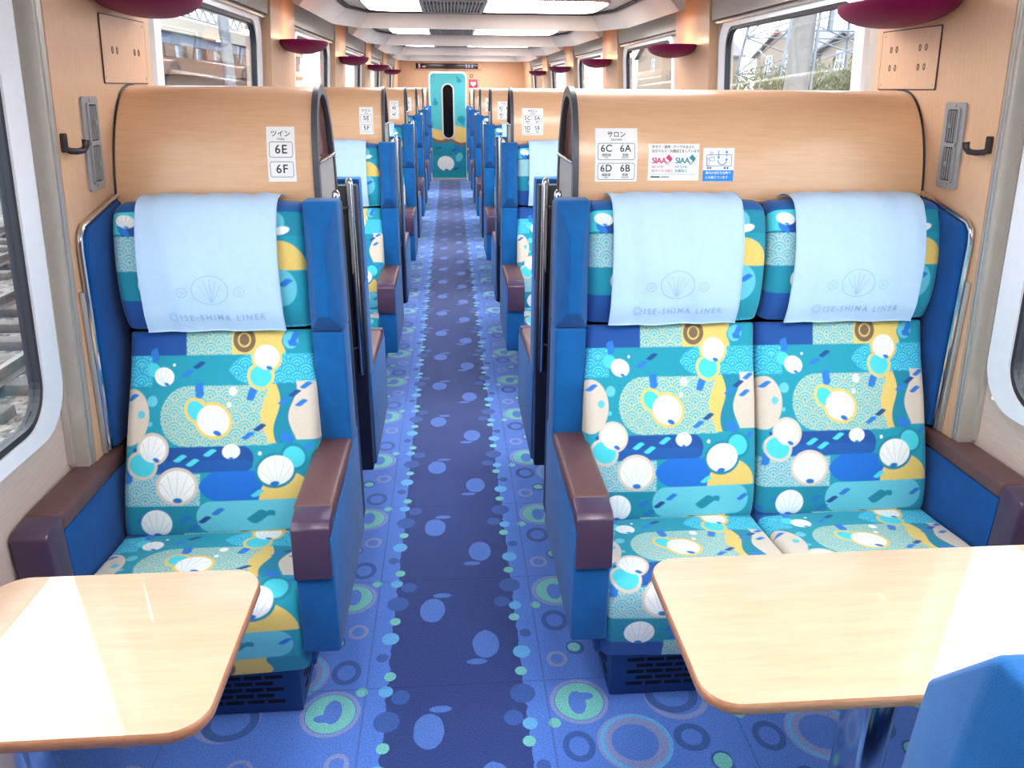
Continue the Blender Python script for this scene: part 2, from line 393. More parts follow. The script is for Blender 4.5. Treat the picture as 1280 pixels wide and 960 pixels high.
def wall_strip(mb, s, y0, y1, z0, z1, fx=xw, th=.05):
    vs = []
    for y in (y0, y1):
        for z in (z0, z1):
            vs += [(side(s, fx(z)), y, z), (side(s, fx(z)-th), y, z)]
    mb.add(vs, [(0,2,3,1),(4,5,7,6),(0,1,5,4),(2,6,7,3),(0,4,6,2),(1,3,7,5)])
ZW0, ZW1 = .775, 1.90          # outer frame of a window
for s, nm in ((-1, 'wall_left'), (1, 'wall_right')):
    b = MB(); wall_strip(b, s, YBACK, YEND, -.02, ZW0+.02); wall_strip(b, s, YBACK, YEND, ZW1-.02, ZC)
    edges = [YBACK]
    for k in range(6): edges += [WY0+P*k+.02, WY1+P*k-.02]
    edges.append(YEND)
    for i in range(0, len(edges), 2): wall_strip(b, s, edges[i], edges[i+1], ZW0+.02, ZW1-.02)
    struct(nm, b, wood_wain)

# wooden uprights between the windows, each with its lit upper half
tn = 0
for s in (-1, 1):
    for k in range(-1, 6):
        y0, y1 = 1.885+P*k, 2.50+P*k
        if k == 5: y1 = YEND-.001
        tn += 1; b = MB()
        b.box(0, 1, y0, y1, 0.0, ZC, 0, fn=lambda x, y, z: (side(s, xp(z)) if x > .5 else side(s, xw(z)-.002), y, z))
        o = struct('trim_%d' % tn, b, wood_pier)
        if k == 0:
            q = MB(); q.box(0, 1, y0-.030, y0-.0005, .62, 1.90, 0, fn=lambda x, y, z: (side(s, xp(z)-.006 if x > .5 else xw(z)+.001), y, z)); q.build('edge_channel', beigegrey, o)
            # steel strip on the window side of the upright
            q = MB(); 
            for yy, r in ((y0-.014, .004), (y0-.003, .003)):
                q.tube([(side(s, xp(z)-.005), yy, z) for z in (.63, 1.2, 1.9)], r, 8)
            q.build('edge_strip', alu, o, label='silver edge strip')

# windows
def make_window(n, s, k):
    W = thing('window_%d' % n, (side(s, xw(.8)), (WY0+WY1)/2+P*k, ZW0)); W['kind'] = 'structure'
    dy = P*k
    fo = rrect(WY0+dy, WY1+dy, ZW0, ZW1, .13, 8); fm = rrect(WY0+.086+dy, WY1-.086+dy, ZW0+.050, ZW1-.045, .10, 8)
    gi = rrect(WY0+.098+dy, WY1-.098+dy, ZW0+.066, ZW1-.06, .085, 8)
    f0 = lambda off: (lambda y, z: (side(s, xw(z)+off), y, z))
    b = MB()
    n_ = len(fo)
    # flat white band with a rounded outer lip
    lip = rrect(WY0+.014+dy, WY1-.014+dy, ZW0+.012, ZW1-.012, .12, 8)
    vs = [f0(.001)(*p) for p in fo]+[f0(.024)(*p) for p in lip]+[f0(.020)(*p) for p in fm]+[f0(-.015)(*p) for p in fm]
    fs = []
    for r in range(3):
        for i in range(n_):
            j = (i+1) % n_; fs.append((r*n_+i, r*n_+j, (r+1)*n_+j, (r+1)*n_+i))
    b.add(vs, fs); b.build('frame', frameWhite, W)
    b = MB(); b.ring(fm, gi, f0(.014), f0(-.012)); b.build('gasket', gasket, W)
    b = MB(); b.prism(gi, f0(.003), f0(-.003)); b.build('pane', pane_m, W)
    # roller blind box above, with its pull bar
    b = MB(); y0, y1 = 2.50+P*(k-1)+.004, 1.885+P*k-.004
    b.box(0, 1, y0, y1, ZW1-.005, ZC-.002, 0, fn=lambda x, y, z: (side(s, xw(z)+(.045 if x > .5 else .002)), y, z))
    bb = b.build('blind_box', blindgrey, W)
    b = MB(); b.tube([(side(s, xw(1.88)+.03), y0+.02, 1.882), (side(s, xw(1.88)+.03), y1-.02, 1.882)], .009, 8); b.build('pull_bar', alu, bb)
    b = MB()
    for ya, yb in ((y0+.002, WY0+dy-.004), (WY1+dy+.004, y1-.002)):
        if yb > ya+.003: b.box(0, 1, ya, yb, .66, 1.893, 0, fn=lambda x, y, z: (side(s, xw(z)+(.014 if x > .5 else .001)), y, z))
    b.build('blind_channel', beigegrey, W)
wn_ = 0
for s in (-1, 1):
    for k in range(6):
        wn_ += 1; make_window(wn_, s, k)

# ------------------------------------------------------------------ ceiling modules
ORD = ['nearest', 'second', 'third', 'fourth', 'fifth', 'sixth', 'seventh']
ZB = 1.95
def coffer(k, first):
    yb = 5.87+P*k              # front face of the cross beam
    y0 = yb-1.55; xo = -.735; xi = -.60
    b = MB()
    # ring of sloping fascia: side, chamfer, beam, chamfer, side
    def path(inset, z, ext=0):
        return [(xo+inset, y0, z), (xo+inset, yb-.36, z), (xi+inset*.6, yb-.03-inset*.2, z), (2*CX-xi-inset*.6, yb-.03-inset*.2, z), (2*CX-xo-inset, yb-.36, z), (2*CX-xo-inset, y0, z)]
    lo = path(0, ZB); hi = path(.085, ZC-.022)
    lo[2] = (xi, yb, ZB); lo[3] = (2*CX-xi, yb, ZB); hi[2] = (xi+.06, yb-.02, ZC-.022); hi[3] = (2*CX-xi-.06, yb-.02, ZC-.022)
    out = [(xo-.03, y0, ZB+.012), (xo-.03, yb-.30, ZB+.012), (xi-.02, yb+.10, ZB+.012), (2*CX-xi+.02, yb+.10, ZB+.012), (2*CX-xo+.03, yb-.30, ZB+.012), (2*CX-xo+.03, y0, ZB+.012)]
    top = [(x, y, ZC-.001) for x, y, z in out]; hit = [(x, y, ZC-.001) for x, y, z in hi]
    rows = [top, out, lo, hi, hit]
    vs = [p for r in rows for p in r]; fs = []
    for r in range(4):
        for i in range(5): fs.append((r*6+i, r*6+i+1, (r+1)*6+i+1, (r+1)*6+i))
    fs += [(0,6,12,18,24), (5,29,23,17,11)]
    b.add(vs, fs)
    o = struct('trim_%d' % (20+k), b, beamm)
    g = MB()                   # dark strips painting the gap's shadow along the top of the fascia
    gp = path(.10, ZC-.003); gp[2] = (xi+.07, yb-.03, ZC-.003); gp[3] = (2*CX-xi-.07, yb-.03, ZC-.003)
    for i in range(5): 
        a, c = Vector(gp[i]), Vector(gp[i+1]); t = (c-a).normalized(); nn = Vector((-t.y, t.x, 0))*.012
        g.hull([a+nn, a-nn, c+nn, c-nn, a+nn+Vector((0,0,-.012)), a-nn+Vector((0,0,-.012)), c+nn+Vector((0,0,-.012)), c-nn+Vector((0,0,-.012))])
    for xx in (.06, -.36, .80): g.box(xx-.002, xx+.002, yb-.002+.0, yb+.004, ZB+.006, ZC-.03) if xx == .06 else None
    g.build('gap_shadow_strips', ceilgap, o)
for k in range(-3, 4): coffer(k, k == -3)
def lamp_panel(x0, x1, y0, y1, outer_left, lab):
    T = thing('ceiling_light', ((x0+x1)/2, (y0+y1)/2, ZC), lab, 'light', 'ceiling light panels')
    r = .14; n = 8; pts = []
    if outer_left:
        pts = [(x1, y0), (x1, y1)]+[(x0+r-r*math.sin(math.pi/2*i/n), y1-r+r*math.cos(math.pi/2*i/n)) for i in range(n+1)]+[(x0+r-r*math.cos(math.pi/2*i/n), y0+r-r*math.sin(math.pi/2*i/n)) for i in range(n+1)]
    else:
        pts = [(x0, y1), (x0, y0)]+[(x1-r+r*math.sin(math.pi/2*i/n), y0+r-r*math.cos(math.pi/2*i/n)) for i in range(n+1)]+[(x1-r+r*math.cos(math.pi/2*i/n), y1-r+r*math.sin(math.pi/2*i/n)) for i in range(n+1)]
    cx, cy = (x0+x1)/2, (y0+y1)/2
    ins = [(cx+(x-cx)*.985, cy+(y-cy)*.965) for x, y in pts]
    b = MB(); b.ring([(cx+(x-cx)*1.02, cy+(y-cy)*1.04) for x, y in pts], ins, lambda x, y: (x, y, ZC-.020), lambda x, y: (x, y, ZC-.0005)); b.build('rim', grillem, T)
    b = MB(); b.prism(ins, lambda x, y: (x, y, ZC-.024), lambda x, y: (x, y, ZC-.001)); b.build('diffuser', lampm, T)
for k in range(-2, 5):
    yb = 5.87+P*k; ya, yc = yb-1.0, yb-.26
    if k == 4: ya, yc = 13.3, 14.04  # extra panels, hidden behind the last beam, added to brighten the end wall
    d = ORD[max(0, k+1)] if k >= 0 else 'nearest'
    pl = {-2:'above the camera',-1:'just ahead of the camera',0:'second from the camera',1:'third from the camera',2:'fourth from the camera',3:'last before the final beam', 4:'added unseen above the end door'}[k]
    lamp_panel(-.50, -.165, ya, yc, True, 'short lit ceiling panel left of the grille, %s' % pl)
    lamp_panel(.235, .96, ya, yc, False, 'long lit ceiling panel right of the grille, %s' % pl)
    G = thing('ceiling_grille', (.035, (ya+yc)/2, ZC), 'grey slotted ceiling air grille between light panels, %s' % pl, 'grille', 'ceiling air grilles')
    b = MB(); b.ring(rrect(-.160, .230, ya-.02, yc+.02, .01, 2), rrect(-.145, .215, ya+.02, yc-.02, .005, 2), lambda x, y: (x, y, ZC-.030), lambda x, y: (x, y, ZC-.0005)); b.build('frame', grillem, G)
    b = MB(); b.box(-.145, .215, ya+.02, yc-.02, ZC-.004, ZC-.0006); b.build('backing', slotblack, G)
    b = MB()
    n = 18
    for i in range(n):
        x = -.143+.356*i/(n-1); b.box(x-.0032, x+.0032, ya+.02, yc-.02, ZC-.028, ZC-.004)
    for yy in (ya+.25, ya+.37, ya+.49): b.box(-.145, .215, yy-.012, yy+.012, ZC-.029, ZC-.005)
    b.build('slats', grillem, G)

# ------------------------------------------------------------------ wall lamps, vents, hooks, access plates
SW = ['nearest', 'second', 'third', 'fourth', 'farthest']
for s in (-1, 1):
    sn = 'left' if s < 0 else 'right'
    for k in range(5):
        yc = 2.25+P*k; z0 = 1.795
        T = thing('wall_lamp', (side(s, -.76), yc, 1.735), 'plum bowl wall lamp on the %s wall, %s from the camera' % (sn, SW[k]), 'lamp', 'plum wall lamps')
        wx = side(s, xp(1.79)+.0005)
        clip = (lambda x: max(x, wx)) if s < 0 else (lambda x: min(x, wx))
        n = 12; prof = [(math.sin(math.pi/2*i/n), -math.cos(math.pi/2*i/n)) for i in range(n+1)]
        o_ = [(r*.128, z*.062) for r, z in prof]; i_ = [(r*.120, z*.054) for r, z in reversed(prof)]
        b = MB(); b.lathe(o_+i_, (side(s, -.765), yc, z0), 40, 1, 1.75, clip); bowl = b.build('bowl', plum, T, fixn=True)
        b = MB(); b.box(side(s, -.86), side(s, -.845), yc-.05, yc+.05, z0-.035, z0-.005, .004); b.build('bracket', alu, T)
        b = MB(); b.tube([(side(s, -.77), yc-.11, z0-.012), (side(s, -.77), yc+.11, z0-.012)], .010, 8); b.build('bulb', bulbm, T)
        ld = bpy.data.lights.new('lamp_glow', 'POINT'); ld.energy = SCONCE_W; ld.color = (1, .56, .30); ld.shadow_soft_size = .02
        lo = bpy.data.objects.new('lamp_glow', ld); COL.objects.link(lo); lo.parent = T; lo.location = (0 if s < 0 else 0, 0, z0+.012-1.735)
    # air vent
    V = thing('air_vent', (side(s, xp(1.33)), 2.055, 1.325), 'grey wall air vent with two louvres beside the %s headboard' % sn, 'vent', 'wall air vents')
    def wf(off): return lambda y, z: (side(s, xp(z)+off), y, z)
    yv0, yv1, zv0, zv1 = 2.010, 2.098, 1.325, 1.545
    inn = [rrect(yv0+.022, yv1-.022, 1.442, 1.527, .006, 3), rrect(yv0+.022, yv1-.022, 1.345, 1.432, .006, 3)]
    b = MB(); b.prism(rrect(yv0, yv1, zv0, zv1, .010, 4), wf(.0005), wf(.006))
    for p in inn: b.ring(rrect(min(q[0] for q in p)-.005, max(q[0] for q in p)+.005, min(q[1] for q in p)-.005, max(q[1] for q in p)+.005, .008, 3), p, wf(.006), wf(.011))
    b.build('frame', ventgrey, V)
    for p in inn:
        b = MB(); b.prism(p, wf(.0062), wf(.0072)); lv = b.build('louvre', ventdark, V)
        b = MB(); ys = [q[0] for q in p]; zs = [q[1] for q in p]
        for i in range(4):
            y = min(ys)+.007+i*(max(ys)-min(ys)-.014)/3
            b.prism([(y-.0014, min(zs)+.003), (y+.0014, min(zs)+.003), (y+.0014, max(zs)-.003), (y-.0014, max(zs)-.003)], wf(.0073), wf(.0098))
        b.prism([(min(ys)+.019, (min(zs)+max(zs))/2-.005), (min(ys)+.026, (min(zs)+max(zs))/2-.005), (min(ys)+.026, (min(zs)+max(zs))/2+.006), (min(ys)+.019, (min(zs)+max(zs))/2+.006)], wf(.011), wf(.017))
        b.build('slats', ventgrey, lv)
    for zz in (1.536, 1.335):
        b = MB(); b.prism([(2.054+.004*math.cos(a*.785), zz+.004*math.sin(a*.785)) for a in range(8)], wf(.006), wf(.008)); b.build('screw', alu, V)
    # coat hook
    Hk = thing('coat_hook', (side(s, xp(1.44)), 1.925, 1.425), 'dark curved coat hook beside the %s air vent' % sn, 'hook', 'coat hooks')
    b = MB(); b.prism(rrect(1.892, 1.908, 1.426, 1.468, .005, 3), wf(.0004), wf(.010)); b.build('back_plate', hookm, Hk)
    b = MB(); b.tube([wf(.006)(1.900, 1.434), wf(.014)(1.906, 1.429), wf(.022)(1.920, 1.427), wf(.028)(1.940, 1.428), wf(.030)(1.951, 1.437), wf(.030)(1.953, 1.451)], [.007,.0075,.0075,.0075,.008,.009], 10); b.build('arm', hookm, Hk)
    # access plate
    A = thing('access_plate', (side(s, xp(1.65)), 2.32, 1.575), 'beech veneer access plate with small holes under the %s wall lamp' % sn, 'panel', 'access plates')
    b = MB(); b.prism(rrect(2.165, 2.46, 1.577, 1.735, .004, 2), wf(.0006), wf(.0035)); pl0 = b.build('plate', wood_pier, A); b = MB(); b.ring(rrect(2.162, 2.463, 1.574, 1.738, .004, 2), rrect(2.1652, 2.4598, 1.5772, 1.7348, .004, 2), wf(.0006), wf(.0030)); b.build('outline', hookm, pl0)  # dark ring paints the shadow in the gap round the plate
    for yy in (2.176, 2.449):
        for zz in (1.588, 1.724):
            b = MB(); b.prism([(yy+.004*math.cos(a*.785), zz+.004*math.sin(a*.785)) for a in range(8)], wf(.0035), wf(.0048)); b.build('screw', alu, A)
    b = MB()
    rowsz = ((1.655,) if s < 0 else (1.685, 1.635))
    for zz in rowsz:
        for yy in (2.225, 2.255, 2.375, 2.405):
            pt = [(yy+.006*math.cos(a*.524), zz+.009*math.sin(a*.524)) for a in range(12)]; pi_ = [(yy+.0035*math.cos(a*.524), zz+.0065*math.sin(a*.524)) for a in range(12)]
            b.ring(pt, pi_, wf(.0036), wf(.0044))
    b.build('hole_rings', hookm, A)

# ------------------------------------------------------------------ printed fabric (flat colours painted per vertex on a fine mesh)
PAL = dict(teal=(14,150,172), tdeep=(4,134,160), aqua=(98,196,214), seig=(84,188,208), yel=(228,198,108), navy=(10,76,152), blue=(8,108,206), beige=(214,202,186),
           leafb=(32,120,206), leafn=(18,74,140), white=(244,243,240), brown=(122,98,72), aq2=(72,208,222), yl=(228,204,118), dbl=(20,110,190))
PL = {k: np.array(rgb(*v)) for k, v in PAL.items()}
class Paint:
    def __init__(s, x, y, base='teal', aa=1.8): s.x, s.y = x, y; s.c = np.tile(PL[base], (len(x), 1)); s.aa = aa
    def put(s, d, col):
        """d: signed distance in design units, negative inside"""
        a = np.clip(.5-d/(2*s.aa), 0, 1)[:, None]; s.c = s.c*(1-a)+(PL[col] if isinstance(col, str) else col)*a; return s
    def rect(s, x0, x1, y0, y1, col): return s.put(s.d_rect(x0, x1, y0, y1), col)
    def d_rect(s, x0, x1, y0, y1): return np.maximum(np.maximum(x0-s.x, s.x-x1), np.maximum(y0-s.y, s.y-y1))
    def d_ell(s, cx, cy, rx, ry, rot=0):
        c, n = math.cos(rot), math.sin(rot); u = (s.x-cx)*c+(s.y-cy)*n; v = -(s.x-cx)*n+(s.y-cy)*c
        return (np.sqrt((u/rx)**2+(v/ry)**2)-1)*min(rx, ry)
    def ell(s, cx, cy, rx, ry, col, rot=0): return s.put(s.d_ell(cx, cy, rx, ry, rot), col)
    def d_rr(s, x0, x1, y0, y1, rl, rr):
        """rectangle whose left and right ends are rounded with their own radii"""
        cx, cy = (x0+x1)/2, (y0+y1)/2; r = np.where(s.x < cx, rl, rr)
        qx = np.abs(s.x-cx)-(x1-x0)/2+r; qy = np.abs(s.y-cy)-(y1-y0)/2+r
        return np.hypot(np.maximum(qx, 0), np.maximum(qy, 0))+np.minimum(np.maximum(qx, qy), 0)-r
    def waves(s, d, base, line, R=40):
        """overlapping fan waves inside the region d"""
        best = np.full(len(s.x), 9.0)
        G = .82*R; row0 = np.floor(s.y/G)
        for k in range(0, 3):
            row = row0+k; off = np.where(row % 2 == 0, 0, R); cy = row*G
            cx = np.round((s.x-off)/(2*R))*2*R+off; q = np.hypot(s.x-cx, s.y-cy)/R
            best = np.where(q < 1, q, best)
        ln = np.minimum(np.minimum(np.abs(best-.90), np.abs(best-.58)), np.abs(best-.26))-.046
        s.put(d, base); a = np.clip(.5-(ln*R)/(2*s.aa), 0, 1)*np.clip(.5-d/(2*s.aa), 0, 1)
        s.c = s.c*(1-a[:, None])+PL[line]*a[:, None]; return s
    def leaf(s, x, y, col, L=32, W=11, rot=-.28):
        c, n = math.cos(rot), math.sin(rot); u = (s.x-x)*c+(s.y-y)*n; v = -(s.x-x)*n+(s.y-y)*c
        v = v+.28*W*np.sin(u/L*3.1)
        return s.put((np.abs(v)-W*np.clip(1-(np.abs(u)/L)**2.2, 0, 1))*.8+np.maximum(np.abs(u)-L, 0), col)
    def shell(s, x, y, rx, ry, rot=0, halo=None, foot=None):
        """plain white scallop shell with pale ribs, over a small aqua cushion"""
        if halo:
            s.ell(x, y, rx+13, ry+13, halo, rot)
            if foot: s.ell(foot[0], foot[1], foot[2]+13, foot[3]+13, halo, foot[4])
        if foot: s.ell(foot[0], foot[1], foot[2], foot[3], 'aq2', foot[4])
        d = s.d_ell(x, y, rx, ry, rot); s.put(d, 'white')
        c, n = math.cos(rot), math.sin(rot); u = ((s.x-x)*c+(s.y-y)*n)/rx; v = (-(s.x-x)*n+(s.y-y)*c)/ry
        an = np.arctan2(u, 1.15-v); rib = np.abs(np.mod(an/.30+.5, 1)-.5)*.30*np.hypot(u, 1.15-v)*min(rx, ry)-1.3
        s.put(np.maximum(rib, d+5), PL['aqua']*.5+PL['white']*.5); s.ell(x-n*(-ry*.9), y+c*ry*.9, rx*.26, ry*.16, 'dbl', rot); return s
    def disc(s, x, y, r):
        return s.ell(x, y, r, r, 'brown').put(np.abs(s.d_ell(x, y, r*.52, r*.52))-3.5, 'yel')
def moquette(x, y):
    """design in print units: 0..960 across, 0..960 down, one back cushion"""
    p = Paint(x, y); wav = lambda amp, per, ph: amp*np.sin(y/per+ph)
    p.rect(-99,1099,-99,118,'teal'); p.rect(-99,330,-99,118,'navy'); p.waves(p.d_rect(330,560,-99,118),'seig','yl'); p.put(np.maximum(p.d_rect(540,1099,-99,118), x-778-wav(8,14,0)),'yel')
    p.ell(812,62,36,36,'aqua'); p.leaf(830,52,'leafb',30,16,-.6); p.leaf(822,75,'leafb',26,13,.5)
    p.waves(p.d_rect(-99,172,118,245),'aq2','dbl'); p.waves(np.maximum(p.d_rr(512,1200,118,245,120,0), y-245),'aq2','dbl')
    p.put(np.maximum(p.d_ell(78,372,88,118), -(y-150)),'beige')
    p.waves(p.d_rr(218,720,248,498,122,0),'seig','yl'); p.put(np.maximum(p.d_rect(600,1099,246,492), np.maximum(690+wav(18,42,2)-x, x-752-wav(16,40,0))),'yel')
    p.put(np.maximum(p.d_rect(700,1099,242,492), np.maximum(745+wav(16,40,0)-x, x-822-wav(16,44,1.2))),'tdeep')
    p.put(np.maximum(p.d_rect(700,1099,234,480), 818+wav(20,40,1.4)-x),'beige')
    p.put(np.maximum(p.d_rr(60,640,500,606,10,54), 100-x+0*y),'navy'); p.put(np.maximum(p.d_rr(60,640,556,606,4,40), 170-x),np.array(rgb(12,86,164)))
    p.waves(p.d_rect(-99,402,612,746),'seig','beige'); p.put(np.maximum(p.d_rr(388,900,604,728,100,0), x-680),'blue')
    p.put(np.maximum(p.d_ell(785,730,124,116), y-729),'yel')
    p.rect(-99,400,745,872,'tdeep'); p.put(p.d_rr(384,880,728,862,66,66),'aqua')
    p.rect(-99,1099,868,1099,'tdeep'); p.put(p.d_rr(-99,326,872,1099,0,20),'navy'); p.waves(p.d_rect(326,545,864,1099),'seig','yl'); p.put(np.maximum(p.d_rect(540,1099,864,1099), x-775-wav(10,16,0)),'yel')
    for cx, cy, r, c in ((545,272,18,'white'),(530,328,10,'white'),(178,307,23,'aqua'),(130,362,17,'aqua'),(172,402,10,'aqua'),(272,158,6,'white'),(668,533,8,'white'),(120,158,9,'aqua')): p.ell(cx, cy, r, r, c)
    for lx, ly, c in ((388,160,'leafn'),(337,193,'leafb'),(880,252,'leafb'),(828,285,'leafn'),(780,318,'leafb'),(858,326,'leafb'),(312,546,'aq2'),(368,564,'aq2'),(445,525,'aq2'),(655,700,'aq2'),(480,772,'leafb'),(338,800,'dbl'),(420,806,'leafn'),(370,842,'dbl'),(850,785,'leafb'),(85,290,'leafb'),(60,855,'dbl'),(880,512,'leafb'),(150,800,'dbl')): p.leaf(lx, ly, c)
    p.leaf(182,118,'leafb',34,20,-1.3); p.leaf(392,268,'leafb',38,22,-1.2); p.leaf(790,472,'leafb',36,24,1.1); p.leaf(632,285,'leafb',34,20,-.7); p.leaf(85,620,'leafb',34,20,-.9)
    p.leaf(655,800,'tdeep',52,24,-.15); p.leaf(712,786,'tdeep',20,14,.7)
    p.shell(700,132,58,52,.25,'yel',(672,212,50,46,.1)); p.shell(458,392,74,62,.35,'yel',(380,350,46,36,.8)); p.shell(228,206,46,38,.35,None,(178,178,34,28,.6))
    p.shell(188,505,60,54,.35,'beige',(142,572,58,46,.3)); p.shell(300,662,80,66,.05,'beige'); p.shell(738,606,80,62,-.1,'tdeep',(820,552,50,44,.4)); p.shell(208,820,68,60,0); p.shell(540,522,40,31,0)
    for lx, ly, c in ((668,425,'leafn'),(616,458,'leafb')): p.leaf(lx, ly, c)
    p.disc(598,58,52); p.disc(588,912,52)
    return p.c
def headprint(x, y):
    """design of the headrest: x 0..860 across, y 0..600 from the top roll down"""
    p = Paint(x, y, 'teal')
    p.rect(-99,999,60,160,'tdeep'); p.rect(-99,260,60,150,'aq2'); p.ell(120,150,70,44,'navy'); p.ell(60,90,60,40,'aq2'); p.waves(p.d_rect(-99,420,160,300),'seig','beige')
    p.rect(-99,999,300,420,'tdeep'); p.rect(-99,520,420,999,'navy'); p.shell(160,360,56,48,.2); p.shell(70,100,44,26,.2,None)
    p.ell(120,600,60,36,'teal'); p.leaf(60,140,'leafb',36,14,.8)
    p.put(np.maximum(p.d_ell(740,300,120,120), y-300),'yel'); p.rect(500,999,300,999,'teal'); p.ell(735,372,74,78,'aqua'); p.leaf(760,350,'leafb',34,13,-.2); p.leaf(720,480,'leafb',26,13,-.5)
    p.ell(728,110,40,46,'aqua'); p.ell(752,140,38,16,'white',-.2); p.waves(p.d_rect(560,999,545,999),'aq2','dbl')
    p.put(np.where(y < 62, -9.0, 9.0), np.array(rgb(6,88,160)))
    return p.c

def catmull(pts, step):
    """even points along a smooth curve through pts (2-D)"""
    pts = [np.array(p, float) for p in pts]; ext = [2*pts[0]-pts[1]]+pts+[2*pts[-1]-pts[-2]]; out = []
    for i in range(1, len(ext)-2):
        a, b_, c, d = ext[i-1:i+3]
        for t in np.linspace(0, 1, 40, endpoint=False): out.append(.5*((2*b_)+(-a+c)*t+(2*a-5*b_+4*c-d)*t*t+(-a+3*b_-3*c+d)*t**3))
    out.append(pts[-1]); out = np.array(out); sg = np.r_[0, np.cumsum(np.hypot(*np.diff(out, axis=0).T))]
    n = max(3, int(sg[-1]/step)); q = np.linspace(0, sg[-1], n); P_ = np.c_[np.interp(q, sg, out[:, 0]), np.interp(q, sg, out[:, 1])]
    T = np.gradient(P_, axis=0); T /= np.hypot(T[:, 0], T[:, 1])[:, None]
    return P_, T, q
STEP = .0018
def pad(name, parent, x0, x1, path, flip, depth, colour, crown=.008, r=.022, rs=.012, widen=None, step=STEP):
    """an upholstered pad: a rounded cross-section swept along a (y, z) profile; colour(x, s) paints it"""
    C, T, q = catmull(path, step); L = q[-1]
    Nn = np.c_[T[:, 1], -T[:, 0]]*(1 if not flip else -1)            # outward
    W = x1-x0; na = 6
    xs = list(np.linspace(0, W, max(8, int(W/step)))); 
    def hgt(x):
        e = min(x, W-x); h = crown*(1-((2*x/W)-1)**2)
        if e < r: h += math.sqrt(max(0, r*r-(r-e)**2))-r
        return h
    fine = [0, .0006, .002, .004, .0065, .0095]
    xs = sorted(set(fine+[W-a for a in fine]+[x for x in xs if .011 < x < W-.011]))
    hs = np.array([hgt(x) for x in xs]); xs = np.array(xs)
    nx, ns = len(xs), len(q)
    e = np.minimum(q, L-q); end = np.where(e < rs, np.sqrt(np.maximum(0, rs*rs-(rs-e)**2))-rs, 0)
    Hh = hs[None, :]+end[:, None]
    X = np.tile(xs[None, :], (ns, 1))
    if widen is not None:
        wl_, wr_ = widen(q/L); X = X*(1+(wl_+wr_)[:, None]/W)-wl_[:, None]
    V = np.stack([x0+X, C[:, 0:1]+Nn[:, 0:1]*Hh, C[:, 1:2]+Nn[:, 1:2]*Hh], -1)
    bl = np.stack([x0+X[:, [0, -1]], np.repeat(C[:, 0:1]-Nn[:, 0:1]*depth, 2, 1), np.repeat(C[:, 1:2]-Nn[:, 1:2]*depth, 2, 1)], -1)
    A = np.concatenate([bl[:, :1], V, bl[:, 1:]], 1); m = nx+2
    off = ORG[parent.name]; vs = A.reshape(-1, 3)-np.array(off[:])
    idx = np.arange(ns*m).reshape(ns, m)
    f = np.stack([idx[:-1, :-1], idx[:-1, 1:], idx[1:, 1:], idx[1:, :-1]], -1).reshape(-1, 4)
    back = np.stack([idx[:-1, -1], idx[:-1, 0], idx[1:, 0], idx[1:, -1]], -1)
    f = np.concatenate([f, back]); faces = f.tolist()+[idx[0].tolist()[::-1], idx[-1].tolist()]
    me = bpy.data.meshes.new(name); me.from_pydata(vs.tolist(), [], faces)
    bm = bmesh.new(); bm.from_mesh(me); bmesh.ops.recalc_face_normals(bm, faces=bm.faces[:]); bm.to_mesh(me); bm.free()
    me.polygons.foreach_set('use_smooth', [True]*len(faces)); me.set_sharp_from_angle(angle=math.radians(50))
    gx = np.concatenate([xs[:1], xs, xs[-1:]])/W; cu = np.tile(gx[None], (ns, 1)).ravel(); cv = np.repeat(q, m)
    c = colour(cu, cv, L); at = me.color_attributes.new('print', 'FLOAT_COLOR', 'POINT')
    at.data.foreach_set('color', np.c_[np.clip(c, 0, 1), np.ones(len(c))].astype(np.float32).ravel())
    me.materials.append(fabric); o = bpy.data.objects.new(name, me); COL.objects.link(o); o.parent = parent; ORG[o.name] = off
    return o
DU = 1000/.565                 # print units per metre
BACK = [(1.885,.395),(1.868,.45),(1.885,.56),(1.945,.74),(1.995,.86),(2.028,.960)]
HEAD = [(2.020,.966),(1.998,1.03),(1.998,1.12),(2.016,1.21),(2.036,1.258),(2.058,1.280),(2.10,1.286),(2.145,1.278)]
CUSH = [(1.93,.425),(1.80,.432),(1.66,.445),(1.585,.443),(1.552,.418),(1.545,.36),(1.553,.28),(1.565,.215)]
c_back = lambda u, s_, L: moquette(55+u*870, 940-s_/L*925)
c_head = lambda u, s_, L: headprint(u*860, (L-s_)*1600-112)
c_cush = lambda u, s_, L: moquette(55+u*870, 118+(s_-.075)/(L-.075)*840)

